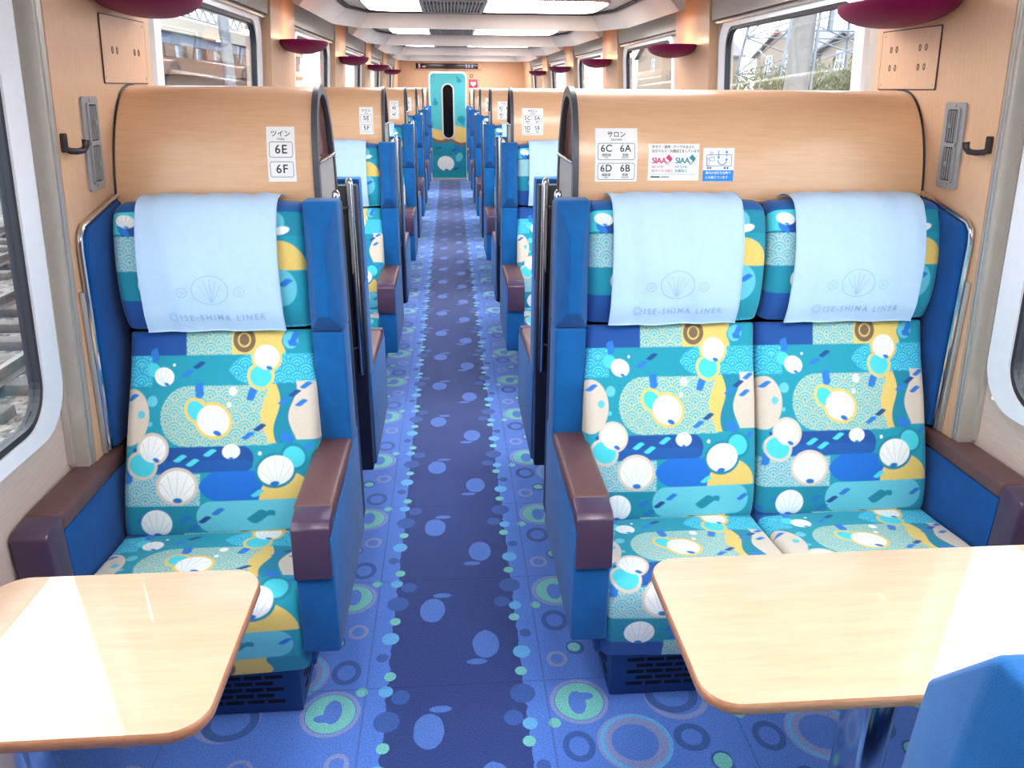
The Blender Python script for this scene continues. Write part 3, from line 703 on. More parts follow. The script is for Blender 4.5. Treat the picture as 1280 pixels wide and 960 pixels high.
# ------------------------------------------------------------------ seats
def mir(poly, s): return poly
def make_seat(s, spans, name, label):
    """s = -1 left of the aisle, +1 right; spans = (x0, x1) of each place. Built for the row nearest the camera"""
    xa = -.290 if s < 0 else .274              # aisle face of the end panel
    d = -1 if s < 0 else 1                     # direction away from the aisle
    root = thing(name, (xa+d*.3, 1.85, 0), label, 'seat', 'printed seats facing the camera')
    A = lambda u: xa+d*u                       # distance from the aisle face
    xo = spans[0][0] if s < 0 else spans[-1][1]   # window end of the places
    for i, (x0, x1) in enumerate(spans):
        outer = (s < 0) or (i == len(spans)-1)
        wid = (lambda t: ((.045*(1-t)**1.2 if s < 0 else 0*t), (.0*t if s < 0 else .02*(1-t)**1.2))) if outer else None
        cw0 = x0-(.045 if (s < 0) else 0); cw1 = x1+(.02 if (s > 0 and outer) else 0)
        pad('seat_cushion', root, cw0, cw1, CUSH, False, .11, c_cush, .010, .020, .004)
        pad('backrest', root, x0, x1, BACK, True, .085, c_back, .012, .024, .012, wid)
        pad('headrest', root, x0, x1, HEAD, True, .075, c_head, .010, .026, .010)
    # headrest wing: a faceted cushion
    b = MB(); x0, x1 = A(.002), A(.090); i0, i1 = A(.029), A(.062)
    b.hull([(x0,2.10,.958),(x1,2.10,.958),(x0,2.10,1.298),(x1,2.10,1.298),(x0,2.000,.960),(x1,2.000,.960),(x0,2.03,1.298),(x1,2.03,1.298),
            (i0,1.944,1.015),(i1,1.944,1.015),(i0,1.954,1.212),(i1,1.954,1.212)], .005, 3)
    b.build('headrest_wing', velvet, root)
    b = MB(); b.box(A(.003), A(.088), 1.992, 2.105, .62, .958, .008, 3); b.build('end_post', velvet, root)
    b = MB(); b.hull([(A(0),1.54,.284),(A(.090),1.54,.284),(A(0),1.54,.604),(A(.090),1.54,.604),(A(0),2.105,.284),(A(.090),2.105,.284),(A(0),2.105,.64),(A(.090),2.105,.64)], .008, 3)
    b.build('end_panel', velvet, root)
    arm = MB(); arm.box(A(.002), A(.098), 1.618, 2.0, .604, .650, .012, 3); ar = arm.build('armrest', brown, root, label='brown vinyl armrest pad')
    b = MB(); b.prism([(1.617,.650),(1.560,.642),(1.542,.628),(1.530,.500),(1.617,.500)], lambda y, z: (A(.003), y, z), lambda y, z: (A(.092), y, z)); 
    b2 = MB(); b2.hull(b.v, .005, 2); b2.build('bumper', bumperm, ar, label='plum plastic armrest front')
    # seat back shell, dark
    xe = side(s, xp(.9)+.012)
    b = MB(); b.hull([(A(.004),2.108,.30),(A(.004),2.108,1.285),(A(.004),2.150,1.285),(A(.004),2.185,.30),(xe,2.108,.30),(xe,2.108,1.27),(xe,2.150,1.27),(xe,2.185,.30)], .006, 2)
    b.build('back_shell', darkshell, root)
    # window-side arm and padded wall panel
    wi = side(s, -.912); wo = side(s, xw(.65)+.003)
    b = MB(); b.hull([(wi,1.62,.28),(wi,1.62,.604),(wi,2.03,.28),(wi,2.03,.604),(wo,1.62,.28),(wo,1.62,.604),(wo,2.03,.28),(wo,2.03,.604)], .004, 2); sp_ = b.build('window_side_panel', velvet2, root)
    b = MB(); b.hull([(wi-d*.004,1.615,.604),(wi-d*.004,1.615,.650),(wi-d*.004,1.99,.604),(wi-d*.004,1.99,.650),(wo,1.615,.604),(wo,1.615,.650),(side(s, xp(.65)+.001),1.99,.604),(side(s, xp(.65)+.001),1.99,.650),(wo,1.88,.604),(wo,1.88,.650)], .010, 3)
    ar2 = b.build('window_armrest', brown, root, label='brown vinyl armrest pad')
    b = MB(); b.hull([(wi-d*.004,1.614,.648),(wi-d*.004,1.552,.640),(wi-d*.004,1.536,.628),(wi+d*.012,1.556,.26),(wi-d*.004,1.614,.26),(wo,1.614,.648),(wo,1.552,.640),(wo,1.536,.628),(wo,1.556,.26),(wo,1.614,.26)], .006, 2)
    b.build('bumper', bumperm, ar2, label='plum plastic armrest front')
    poly = [(1.955,.655),(1.945,.80),(1.918,1.215),(1.935,1.245),(2.14,1.290),(2.14,.655)]
    f = lambda o_: (lambda y, z: (side(s, xp(z)+o_), y, z))
    b = MB(); q = MB(); q.prism(poly, f(.002), f(.026)); b.hull(q.v, .010, 3); wp = b.build('wall_pad', velvet2, root)
    tr = [(1.946,.655),(1.936,.80),(1.908,1.20),(1.912,1.232),(1.930,1.252),(2.15,1.300)]
    b = MB(); b.tube([f(.010)(y, z) for y, z in tr], .007, 8); b.build('pad_trim', chrome, wp, label='polished steel edge trim')
    b = MB(); b.tube([f(.006)(y, z) for y, z in ((1.927,.655),(1.917,.80),(1.896,1.10))], .007, 8); b.build('trim_strip', alu, wp)
    # under-seat frame and heater box with slots
    b = MB(); b.box(A(.075), side(s, -.93), 1.60, 2.09, .196, .245, .006, 2); b.build('seat_frame', boxblue, root)
    hb0, hb1 = A(.134), side(s, -.95); b = MB(); b.box(hb0, hb1, 1.652, 2.10, .001, .196, .004, 2); hb = b.build('heater_box', boxblue, root)
    b = MB(); width = abs(hb1-hb0)
    for r_ in range(7):
        z = .034+r_*.020; x = .045+(.026 if r_ % 2 else 0)
        while x+.046 < min(width-.05, .62):
            b.box(hb0+d*x, hb0+d*(x+.046), 1.6512, 1.66, z, z+.011); x += .054
    b.build('heater_grille', slotblack, hb); b = MB()
    for r_ in range(7):
        z = .034+r_*.020; y = 1.70+(.022 if r_ % 2 else 0)
        while y+.04 < 2.05:
            b.box(hb0-d*.0008, hb0+d*.01, y, y+.038, z, z+.011); y += .048
    b.build('side_grille', slotblack, hb)
    return root
seatL = make_seat(-1, [(-.862, -.376)], 'single_train_seat', '')
seatR = make_seat(1, [(.362, .850), (.858, 1.346)], 'double_train_seat', '')
BASEY = {}
WORDS = ['first', 'second', 'third', 'fourth', 'fifth', 'sixth']
MID = 2.325                    # middle of a headboard, row nearest the camera
for k in range(NROW):
    n = NROW-k
    for proto, nm, codes, sn in ((seatL, 'single', '%dE and %dF' % (n, n), 'left'), (seatR, 'double', '%dA to %dD' % (n, n), 'right')):
        o = proto if k == 0 else copy_tree(proto)
        o.location.y = 1.85+P*k
        tag(o, '%s aqua-print seat facing the camera below sign %s, %s row %s of aisle' % (nm, codes, WORDS[k], sn), 'seat', 'printed seats facing the camera')
# the seats turned the other way, back to back with these
for k in range(-1, NROW-1):
    n = NROW-k
    for proto, nm, sn in ((seatL, 'single', 'left'), (seatR, 'double', 'right')):
        if k == -1 and sn == 'left': continue
        o = copy_tree(proto); o.scale = (1, -1, 1); o.location.y = 2*MID-1.85+P*k-(.049 if k < 0 else 0)
        lab = '%s blue seat facing away, behind the headboard signed %d, %s of aisle' % (nm, n, sn) if k >= 0 else 'blue headrest wing of the seat in the bottom right corner, facing away'
        tag(o, lab, 'seat', 'seats facing away from the camera')

# ------------------------------------------------------------------ headrest covers
def head_y(z):
    C, T, q = head_y.c
    i = np.argsort(C[:200, 1]); return float(np.interp(z, head_y.zz, head_y.yy))
C_, T_, q_ = catmull(HEAD, .004); _m = C_[:, 1] < 1.292; head_y.c = (C_, T_, q_); head_y.zz = C_[_m, 1]; head_y.yy = C_[_m, 0]
def cover(name, xc, hw, lab, group, dy, seed, seatx):
    r_ = random.Random(seed); root = thing(name, (xc, 2.05+dy, .975), lab, 'headrest cover', group)
    prof = [(2.010,.972),(1.990,1.03),(1.989,1.12),(2.007,1.21),(2.028,1.262),(2.053,1.289),(2.10,1.296),(2.150,1.288)]
    C, T, q = catmull(prof, .006); nv = len(q); nu = 60; L = q[-1]; P0 = []
    sx0, sx1 = seatx; W = sx1-sx0
    def surf(u, t, off=0):
        # u -1..1 across, t 0..1 up
        k = t*(nv-1); i = min(nv-2, int(k)); f = k-i
        y, z = C[i]*(1-f)+C[i+1]*f; tt = T[i]*(1-f)+T[i+1]*f; nrm = np.array([-tt[1], tt[0]])
        x = xc+u*hw*(1-.012*math.sin(t*2.4))
        xr = (x-sx0)/W; crown = .010*(1-(2*xr-1)**2)
        wr = .0022*math.sin(u*9+seed+t*2.0)*(1-t*.4)+.0016*math.sin(u*17+t*5+seed*2)*(.3+.7*t)+.0015*math.sin(t*14+u*3+seed)
        low = .004*max(0, 1-t*6)*(.6+.4*math.sin(u*3.1+seed))
        h = crown+.0015+.003+wr+low+off
        return (x, y+dy+nrm[0]*h, z+nrm[1]*h)
    b = MB(); top = [[surf(-1+2*i/nu, j/(nv-1)) for j in range(nv)] for i in range(nu+1)]; bot = [[surf(-1+2*i/nu, j/(nv-1), -.002) for j in range(nv)] for i in range(nu+1)]
    m = nv; n = nu+1; vs = [p for r in top for p in r]+[p for r in bot for p in r]; o = n*m; fs = []
    for i in range(n-1):
        for j in range(m-1):
            a = i*m+j; fs.append((a, a+1, a+m+1, a+m)); fs.append((o+a, o+a+m, o+a+m+1, o+a+1))
    for i in range(n-1):
        a, c = i*m, i*m+m-1; fs += [(a, a+m, o+a+m, o+a), (c, o+c, o+c+m, c+m)]
    for j in range(m-1):
        a, c = j, (n-1)*m+j; fs += [(a, o+a, o+a+1, a+1), (c, c+1, o+c+1, o+c)]
    b.add(vs, fs, True); cl = b.build('cloth', coverm, root)
    # hems
    b = MB(); b.tube([surf(-1+2*i/40, .004, .0008) for i in range(41)], .0016, 6); b.tube([surf(-.985, j/30, .0006) for j in range(31)], .0012, 6); b.tube([surf(.985, j/30, .0006) for j in range(31)], .0012, 6); b.build('hem', coverm, cl)
    # print: line of lettering with a ray mark, and a plain ribbed oval between two small rings
    zt = lambda z: float(np.interp(z, C[:, 1][:int(nv*.8)], np.linspace(0, 1, nv)[:int(nv*.8)]))
    put = lambda X, Z: surf((X)/hw, zt(Z), .0012)
    b = MB()
    vs, fs = text2d('ISE-SHIMA LINER', .021, 'CENTER', 1.42); b.add([put(x+.022, 1.012+y) for x, y in vs], fs)
    for a in range(10):
        an = a*math.pi/5; c_, s_ = math.cos(an), math.sin(an); wdt = .0011
        b.add([put(-.103+c_*.006-s_*wdt, 1.013+s_*.006+c_*wdt), put(-.103+c_*.006+s_*wdt, 1.013+s_*.006-c_*wdt), put(-.103+c_*.0135+s_*wdt, 1.013+s_*.0135-c_*wdt), put(-.103+c_*.0135-s_*wdt, 1.013+s_*.0135+c_*wdt)], [(0,1,2,3)])
    b.build('lettering', printm, cl, label='printed line ISE-SHIMA LINER with ray mark')
    b = MB()
    def ringp(cx, cz, rx, rz, w_, n=36):
        o_ = [put(cx+rx*math.cos(i*2*math.pi/n), cz+rz*math.sin(i*2*math.pi/n)) for i in range(n)]; i_ = [put(cx+(rx-w_)*math.cos(i*2*math.pi/n), cz+(rz-w_)*math.sin(i*2*math.pi/n)) for i in range(n)]
        b.add(o_+i_, [(i, (i+1) % n, n+(i+1) % n, n+i) for i in range(n)])
    ringp(0, 1.082, .047, .037, .0016)
    for a in (-.75, -.38, 0, .38, .75):
        pts = [(a*.047*.92*t, 1.047+.066*t*math.sqrt(max(0, 1-.62*a*a))) for t in (.08, .4, .7, .92)]
        for (x0, z0), (x1, z1) in zip(pts, pts[1:]): b.add([put(x0-.0006, z0), put(x0+.0006, z0), put(x1+.0006, z1), put(x1-.0006, z1)], [(0,1,2,3)])
    for sx in (-.072, .072): ringp(sx, 1.077, .0135, .0125, .0014, 24); ringp(sx, 1.077, .005, .0045, .0012, 16)
    b.build('printed_emblem', printm, cl)
    return root
spL = (-.862, -.376); sp1 = (.362, .850); sp2 = (.858, 1.346)
for k in range(NROW):
    n = NROW-k; dy = P*k
    for xc, hw, sx, nm, lb in ((-.620, .177, spL, '%dE' % n, 'single seat'), (.600, .178, sp1, '%dC' % n, 'aisle seat'), (1.101, .184, sp2, '%dA' % n, 'window seat')):
        if k >= 3 or (k == 2 and nm.endswith('A')): continue
        sg = {'E': '%dE on the left' % n, 'C': '%dC on the right' % n, 'A': '%dA on the right' % n}[nm[-1]]
        cover('headrest_cover', xc, hw, 'pale blue headrest cover on the %s by sign %s' % (lb, sg), 'pale blue headrest covers', dy, 3*k+len(lb), sx)

# ------------------------------------------------------------------ headboards
HA, HB, HZ, HN = .163, .303, 1.268, 2.25
def arch(t, ra=0.0, mid=MID):
    c, s_ = math.cos(t), math.sin(t); sg = 1 if c >= 0 else -1
    return (mid-sg*(HA+ra)*abs(c)**(2/HN), HZ+(HB+ra)*abs(s_)**(2/HN))
def arch_front(z):
    q = min(1, max(0, (z-HZ)/HB)); return MID-HA*(1-q**HN)**(1/HN)
def arch_pts(ra, n=40, zb=1.16):
    return [(MID-HA-ra, zb)]+[arch(math.pi*i/n, ra) for i in range(n+1)]+[(MID+HA+ra, zb)]
def make_headboard(s):
    xa = -.366 if s < 0 else .350; d = -1 if s < 0 else 1
    root = thing('headboard', (xa+d*.25, MID, 1.16))
    wx = lambda z: side(s, xp(z)+.0015)
    b = MB(); b.ring(arch_pts(0), arch_pts(-.012), lambda y, z: (xa, y, z), lambda y, z: (wx(z), y, z), closed=False)
    b.smooth = [True]*len(b.f); b.build('wood_shell', wood_head, root)
    b = MB(); b.ring(arch_pts(.006), arch_pts(-.020), lambda y, z: (xa-d*.014, y, z), lambda y, z: (xa+d*.002, y, z), closed=False); b.smooth = [True]*len(b.f); b.build('hoop', greyhoop, root, label='charcoal arched end hoop')
    b = MB(); b.tube([(wx(z)-d*.002, y, z) for y, z in arch_pts(.001)], .0028, 6); b.build('edge_seal', hookm, root)
    # end panels inside the hoop
    up = [(y, z) for y, z in arch_pts(-.019) if z > 1.385]; up = [(up[0][0], 1.385)]+up+[(up[-1][0], 1.385)]
    b = MB(); b.prism(up, lambda y, z: (xa-d*.006, y, z), lambda y, z: (xa+d*.0, y, z)); b.build('glass_pane', hoopglass, root); b = MB(); b.prism(up, lambda y, z: (xa+d*.016, y, z), lambda y, z: (xa+d*.022, y, z)); b.build('end_cap', wood_head, root)
    lo = [(MID-HA+.02, 1.00), (MID-HA+.02, 1.375), (MID+HA-.02, 1.375), (MID+HA-.02, 1.00)]
    b = MB(); b.prism(lo, lambda y, z: (xa-d*.010, y, z), lambda y, z: (xa+d*.004, y, z)); b.build('lower_panel', greypan, root)
    b = MB(); b.box(xa-d*.012, xa+d*.004, MID-HA+.018, MID+HA-.018, .26, 1.00); b.build('kick_panel', darkshell, root)
    b = MB(); b.tube([(xa-d*.014, MID-HA+.014, 1.380), (xa-d*.014, MID+HA-.014, 1.380)], .005, 8); b.build('cross_rail', chrome, root)
    for yy in (MID-.150, MID+.150):
        b = MB(); xq = xa-d*.052; b.tube([(xq, yy, .66), (xq, yy, .672), (xq, yy, 1.29), (xq, yy, 1.303), (xq, yy, 1.308)], [.0095, .0115, .0115, .010, .005], 12); pl_ = b.build('grab_pole', chrome, root)
        b = MB()
        for zz in (.76, 1.22): b.tube([(xq, yy, zz), (xa-d*.008, yy*.6+MID*.4, zz)], .004, 8)
        b.build('pole_bracket', darkshell, pl_)
    return root
def sticker(root, s, xc, zc, wd, ht, dy, draw, name, label, base=white, rad=.0):
    """a printed sheet lying on the curved front of the headboard. draw(put) adds its marks"""
    M_ = lambda off: (lambda X, Z: (xc+X, arch_front(zc+Z)+dy-off, zc+Z))
    b = MB(); P_ = [[M_(.0012)(-wd/2+wd*i/4, -ht/2+ht*j/10) for j in range(11)] for i in range(5)]
    Q_ = [[M_(.0002)(-wd/2+wd*i/4, -ht/2+ht*j/10) for j in range(11)] for i in range(5)]
    b.grid(P_); b.grid(Q_)
    r1 = [p for p in P_[0]]+[P_[i][10] for i in range(1, 5)]+P_[4][:10][::-1]+[P_[i][0] for i in range(3, 0, -1)]
    r2 = [p for p in Q_[0]]+[Q_[i][10] for i in range(1, 5)]+Q_[4][:10][::-1]+[Q_[i][0] for i in range(3, 0, -1)]
    n = len(r1); b.add(r1+r2, [(i, (i+1) % n, n+(i+1) % n, n+i) for i in range(n)])
    o = b.build(name, base, root, label=label)
    layers = {}
    class Pen:
        def text(self, body, size, X, Z, m=ink, sp=1.0, lv=0, align='CENTER'):
            vs, fs = text2d(body, size, align, sp); layers.setdefault(m.name, (m, MB()))[1].add([M_(.0018+lv*.0005)(X+x, Z+y) for x, y in vs], fs)
        def poly(self, pts, m=ink, lv=0): layers.setdefault(m.name, (m, MB()))[1].add([M_(.0018+lv*.0005)(*p) for p in pts], [tuple(range(len(pts)))])
        def ring(self, o_, i_, m=ink, lv=0):
            n = len(o_); layers.setdefault(m.name, (m, MB()))[1].add([M_(.0018+lv*.0005)(*p) for p in list(o_)+list(i_)], [(i, (i+1) % n, n+(i+1) % n, n+i) for i in range(n)])
    draw(Pen())
    for nm, (m, mb) in layers.items(): mb.build('lettering', m, o, fixn=False)
    return o
def draw_left(n):
    def f(p):
        p.text('ツイン', .0175, 0, .051); p.text('TWIN', .0075, 0, .038)
        for z, c in ((.012, '%dE' % n), (-.038, '%dF' % n)):
            p.ring(rrect(-.031, .031, z-.020, z+.020, .006, 4), rrect(-.0298, .0298, z-.0188, z+.0188, .005, 4)); p.text(c, .031, 0, z, sp=1.12)
    return f
def draw_right(n):
    def f(p):
        p.text('サロン', .0175, 0, .053); p.text('SALOON', .0075, 0, .040)
        for z, a, c in ((.010, '%dC' % n, '%dA' % n), (-.042, '%dD' % n, '%dB' % n)):
            p.ring(rrect(-.052, .052, z-.0225, z+.0215, .006, 4), rrect(-.0508, .0508, z-.0213, z+.0203, .005, 4))
            p.text(a, .026, -.028, z+.007, sp=1.08); p.text(c, .026, .025, z+.007, sp=1.08)
            p.text('通路側', .0085, -.028, z-.010); p.text('窓側', .0085, .025, z-.010); p.text('AISLE', .0045, -.028, z-.0165); p.text('WINDOW', .0045, .025, z-.0165)
    return f
def draw_siaa(p):
    p.text('手すり・座席・テーブルなどに', .0086, -.062, .040, align='LEFT'); p.text('抗ウイルス・抗菌加工をしています', .0084, -.062, .029, align='LEFT')
    for x, m, a, c in ((-.062, inkpink, 'ISO 21702', '抗ウイルス加工'), (.004, inkteal, 'ISO 22196', '抗菌加工')):
        p.text('SIAA', .021, x, .004, m, .92, align='LEFT'); p.text('SIAA', .021, x+.0006, .004, m, .92, 1, align='LEFT'); p.text(a, .0078, x, -.012, m, align='LEFT'); p.text(c, .0088, x, -.023, m, align='LEFT')
        ax = x+.045
        p.poly([(ax-.006, .012), (ax+.003, .021), (ax+.0135, .010), (ax+.004, -.003), (ax+.004, .004), (ax-.006, .012)][:5], m)
        for i in range(3): p.poly([(ax-.005+i*.003, .002-i*.001), (ax-.0035+i*.003, .002-i*.001), (ax-.0035+i*.003, -.006), (ax-.005+i*.003, -.006)], m)
    p.poly([(-.066,-.0315),(.066,-.0315),(.066,-.0322),(-.066,-.0322)], inknavy)
    p.poly([(-.064,-.037),(-.038,-.037),(-.038,-.0405),(-.064,-.0405)], ink); p.poly([(-.035,-.0375),(-.012,-.0375),(-.012,-.040),(-.035,-.040)], inknavy)
def draw_air(p):
    p.poly([(-.044,-.0145),(.044,-.0145),(.044,-.044),(-.044,-.044)], inkblue)
    p.text('車内の空気を自動で', .0082, 0, -.022, white, lv=1); p.text('入れ替えています', .0082, -.004, -.034, white, lv=1)
    p.ring(rrect(-.035, .037, -.004, .027, .002, 3), rrect(-.0338, .0358, -.0028, .0258, .0015, 3), inknavy)
    p.ring(rrect(-.033, -.027, -.003, .018, .001, 2), rrect(-.032, -.028, -.002, .017, .001, 2), inknavy); p.ring(rrect(-.025, -.012, .010, .021, .001, 2), rrect(-.024, -.013, .011, .020, .001, 2), inknavy)
    p.ring(rrect(-.026, -.017, .0275, .034, .003, 3), rrect(-.025, -.018, .0282, .033, .0025, 3), inknavy)
    for x in (-.030, -.023, .018, .026): p.poly([(x+.003*math.cos(a*.785), -.0085+.003*math.sin(a*.785)) for a in range(8)], inknavy)
    p.poly([(-.002,.038),(.000,.038),(.000,.022),(.003,.022),(-.001,.015),(-.005,.022),(-.002,.022)], inkblue, 1)
    p.poly([(.021,.022),(.023,.022),(.023,.032),(.026,.032),(.022,.039),(.018,.032),(.021,.032)], inkblue, 1)
    n = 14; o_ = [(.010+.013*math.cos(math.pi+math.pi*i/n), .012+.013*math.sin(math.pi+math.pi*i/n)) for i in range(n+1)]; i_ = [(.010+.0108*math.cos(math.pi+math.pi*i/n), .012+.0108*math.sin(math.pi+math.pi*i/n)) for i in range(n+1)]
    for i in range(n): p.poly([o_[i], o_[i+1], i_[i+1], i_[i]], inkblue, 1)
    p.poly([(.018,.012),(.0255,.012),(.0218,.019)], inkblue, 1)
hL, hR = make_headboard(-1), make_headboard(1)
for k in range(NROW):
    n = NROW-k; dy = P*k
    for proto, s, sn in ((hL, -1, 'left'), (hR, 1, 'right')):
        o = proto if k == 0 else copy_tree(proto)
        o.location.y = MID+dy; ORG[o.name] = Vector((o.location.x, o.location.y, o.location.z))
        tag(o, 'curved beech headboard with charcoal hoop signed %s, %s row %s of aisle' % ('%dE %dF' % (n, n) if s < 0 else '%dA to %dD' % (n, n), WORDS[k], sn), 'headboard', 'curved beech headboards')
for k in range(NROW):
    n = NROW-k; dy = P*k
    oL = [o for o in bpy.data.objects if o.name.startswith('headboard') and o.get('category') == 'headboard' and abs(o.location.y-MID-dy) < .01]
    for o in oL:
        if o.location.x < 0: sticker(o, -1, -.4495, 1.4015, .0735, .139, dy, draw_left(n), 'seat_number_sign', 'white seat number sign reading %dE %dF' % (n, n))
        else:
            sticker(o, 1, .4565, 1.4005, .117, .139, dy, draw_right(n), 'seat_number_sign', 'white seat number sign reading %dA %dB %dC %dD' % (n, n, n, n))
            if k == 0:
                sticker(o, 1, .618, 1.382, .144, .097, dy, draw_siaa, 'coating_notice', 'white SIAA coating notice in pink and teal')
                sticker(o, 1, .7455, 1.3755, .0885, .089, dy, draw_air, 'ventilation_notice', 'white and blue notice with a train drawing')

# ------------------------------------------------------------------ tables
def table(s, x0, x1, y0, y1, legx, lab, r=.06):
    T = thing('train_table', (legx, (y0+y1)/2, 0), lab, 'table', 'maple tables between facing seats')
    zt = .66; th = .024; po = rrect(x0, x1, y0, y1, r, 8); cx, cy = (x0+x1)/2, (y0+y1)/2
    sh = lambda p, q: [(cx+(x-cx)*(1-q/(x1-x0)*2), cy+(y-cy)*(1-q/(y1-y0)*2)) for x, y in p]
    b = MB(); b.prism(sh(po, .0025), lambda x, y: (x, y, zt-.004), lambda x, y: (x, y, zt)); b.build('tabletop', wood_table, T)
    n = len(po); b = MB(); lv = [(sh(po, .0026), zt-.0008), (sh(po, .0008), zt-.003), (po, zt-.008), (po, zt-.018), (sh(po, .004), zt-th)]
    vs = [(x, y, z) for pl, z in lv for x, y in pl]; fs = [(r_*n+i, r_*n+(i+1) % n, (r_+1)*n+(i+1) % n, (r_+1)*n+i) for r_ in range(4) for i in range(n)]+[tuple(range(n))[::-1], tuple(4*n+i for i in range(n))]
    b.add(vs, fs, True); b.build('edge_band', wood_edge, T, label='darker rounded table edge')
    b = MB(); b.box(legx-.030, legx+.030, cy-.05, cy+.05, .012, zt-th-.012, .014, 3); b.build('pedestal', chrome, T, label='polished steel pedestal')
    b = MB(); b.box(legx-.05, legx+.05, cy-.16, cy+.16, .001, .014, .004); b.build('foot_plate', alu, T)
    b = MB(); b.box(legx-.10, legx+.10, cy-.14, cy+.14, zt-th-.016, zt-th, .003); b.build('top_bracket', alu, T)
    return T
for k in range(3):
    dy = P*k; nm = ['nearest table', 'second table back', 'third table back'][k]
    table(-1, -.90, -.390, .925+dy, 1.352+dy, -.80, 'small maple table before the single seat, %s left of aisle' % nm)
    table(1, .388, 1.33, .922+dy, 1.334+dy, .80, 'wide maple table before the double seat, %s right of aisle' % nm)

# ------------------------------------------------------------------ end wall: door, display, signs
D = thing('door_1', ((DX0+DX1)/2, YEND, 0)); D['kind'] = 'structure'
dr = [(DX0, .03)]+[(DX0+.09-.09*math.cos(math.pi/2*i/8), DZ1-.09+.09*math.sin(math.pi/2*i/8)) for i in range(9)]+[(DX1-.09+.09*math.sin(math.pi/2*i/8), DZ1-.09+.09*math.cos(math.pi/2*i/8)) for i in range(9)]+[(DX1, .03)]
cxd = (DX0+DX1)/2
def door_outline(q, r): return [(DX0+q, .03)]+[(DX0+q+r-r*math.cos(math.pi/2*i/8), DZ1-q-r+r*math.sin(math.pi/2*i/8)) for i in range(9)]+[(DX1-q-r+r*math.sin(math.pi/2*i/8), DZ1-q-r+r*math.cos(math.pi/2*i/8)) for i in range(9)]+[(DX1-q, .03)]
dr, di = door_outline(0, .10), door_outline(.024, .076)
b = MB(); b.ring(dr, di, lambda x, z: (x, YEND-.018, z), lambda x, z: (x, YEND+.05, z), closed=False); b.build('frame', doormet, D)
def door_colour(x, z):
    # print units: 10 per centimetre
    X = (x-cxd)*1000; Z = z*1000; p = Paint(X, -Z, 'teal', 4)
    top = np.array(rgb(70,178,188)); p.c[:] = top
    sand = 900+28*np.sin(X/70)+.10*X; p.put(Z-sand, np.array(rgb(216,186,112)))
    mud = 700+24*np.sin(X/60+1.2)-.12*X; p.put(Z-mud, np.array(rgb(118,96,80))); p.put(Z-(mud-55), 'tdeep')
    p.put(np.maximum(Z-(420+20*np.sin(X/50)), -9e9), np.array(rgb(20,150,168)))
    for lx, lz, c in ((-180,560,'leafn'),(90,520,'leafn'),(200,250,'leafb'),(-120,300,'leafn'),(220,420,'leafb'),(120,200,'leafn')): p.leaf(lx, -lz, c, 60, 14, -.1)
    p.shell(-60, -290, 150, 130, .1); p.ell(180,-400,60,80,'aqua',.5); p.leaf(150,-560,'dbl',80,40,1.0)
    p.ell(-220, -1320, 44, 40, 'tdeep'); p.leaf(-225,-1370,'tdeep',40,18,1.4); p.ell(200,-1690,44,34,'tdeep'); p.leaf(170,-1735,'tdeep',40,16,1.0); p.ell(230,-1050,70,60,'tdeep'); p.leaf(250,-990,'tdeep',50,20,.9)
    p.ell(-300,-960,16,60,'leafn'); return p.c
gx = np.linspace(cxd-.312, cxd+.312, 70); gz = np.linspace(.035, 1.815, 190)
b = MB(); VX, VZ = np.meshgrid(gx, gz, indexing='ij'); n1, n2 = VX.shape
# clip the upper corners to the rounded frame by pulling them in
for i in range(n1):
    for j in range(n2):
        ex = abs(VX[i, j]-cxd)-(.312-.075); ez = VZ[i, j]-(1.815-.075)
        if ex > 0 and ez > 0 and math.hypot(ex, ez) > .075:
            q = .075/math.hypot(ex, ez); VX[i, j] = cxd+math.copysign((.312-.075)+ex*q, VX[i, j]-cxd); VZ[i, j] = (1.815-.075)+ez*q
fr = np.stack([VX, np.full_like(VX, YEND+.012), VZ], -1); bk = fr.copy(); bk[..., 1] += .03
idx = np.arange(n1*n2).reshape(n1, n2); f = np.stack([idx[:-1,:-1], idx[1:,:-1], idx[1:,1:], idx[:-1,1:]], -1).reshape(-1, 4)
rim = np.r_[idx[:, 0], idx[-1, 1:], idx[-2::-1, -1], idx[0, -2:0:-1]]; o_ = n1*n2
sidef = [(int(rim[i]), int(rim[(i+1) % len(rim)]), int(rim[(i+1) % len(rim)])+o_, int(rim[i])+o_) for i in range(len(rim))]
b.add(np.concatenate([fr.reshape(-1, 3), bk.reshape(-1, 3)]), f.tolist()+(f[:, ::-1]+o_).tolist()+sidef)
o = b.build('leaf', doorpaint, D, fixn=True); me = o.data
cc = door_colour(np.r_[VX.ravel(), VX.ravel()], np.r_[VZ.ravel(), VZ.ravel()])
at = me.color_attributes.new('print', 'FLOAT_COLOR', 'POINT'); at.data.foreach_set('color', np.c_[cc, np.ones(len(cc))].astype(np.float32).ravel())
slot = lambda r, q: [(cxd+.0+(x)*1, z) for x, z in rrect(-r, r, .712+q, 1.648-q, r-.001, 10)]
b = MB(); b.ring(slot(.112, 0), slot(.088, .024), lambda x, z: (x, YEND+.002, z), lambda x, z: (x, YEND+.014, z)); wf_ = b.build('window_frame', doormet, D)
b = MB(); b.prism(slot(.089, .023), lambda x, z: (x, YEND+.007, z), lambda x, z: (x, YEND+.0125, z)); b.build('window_pane', mat('dark_door_glass', rgb(6,6,10), .12, var=0), wf_)
b = MB(); b.box(DX0+.02, DX1-.02, YEND-.03, YEND+.05, .0005, .034, .003); b.build('threshold', doormet, D)
S = thing('information_display', (-.03, YEND, 1.87), 'dark LED information display showing car number 5 above the end door', 'display')
b = MB(); b.box(-.62, .58, YEND-.035, YEND-.001, 1.862, 1.990, .006); b.build('surround', wood_pier, S)
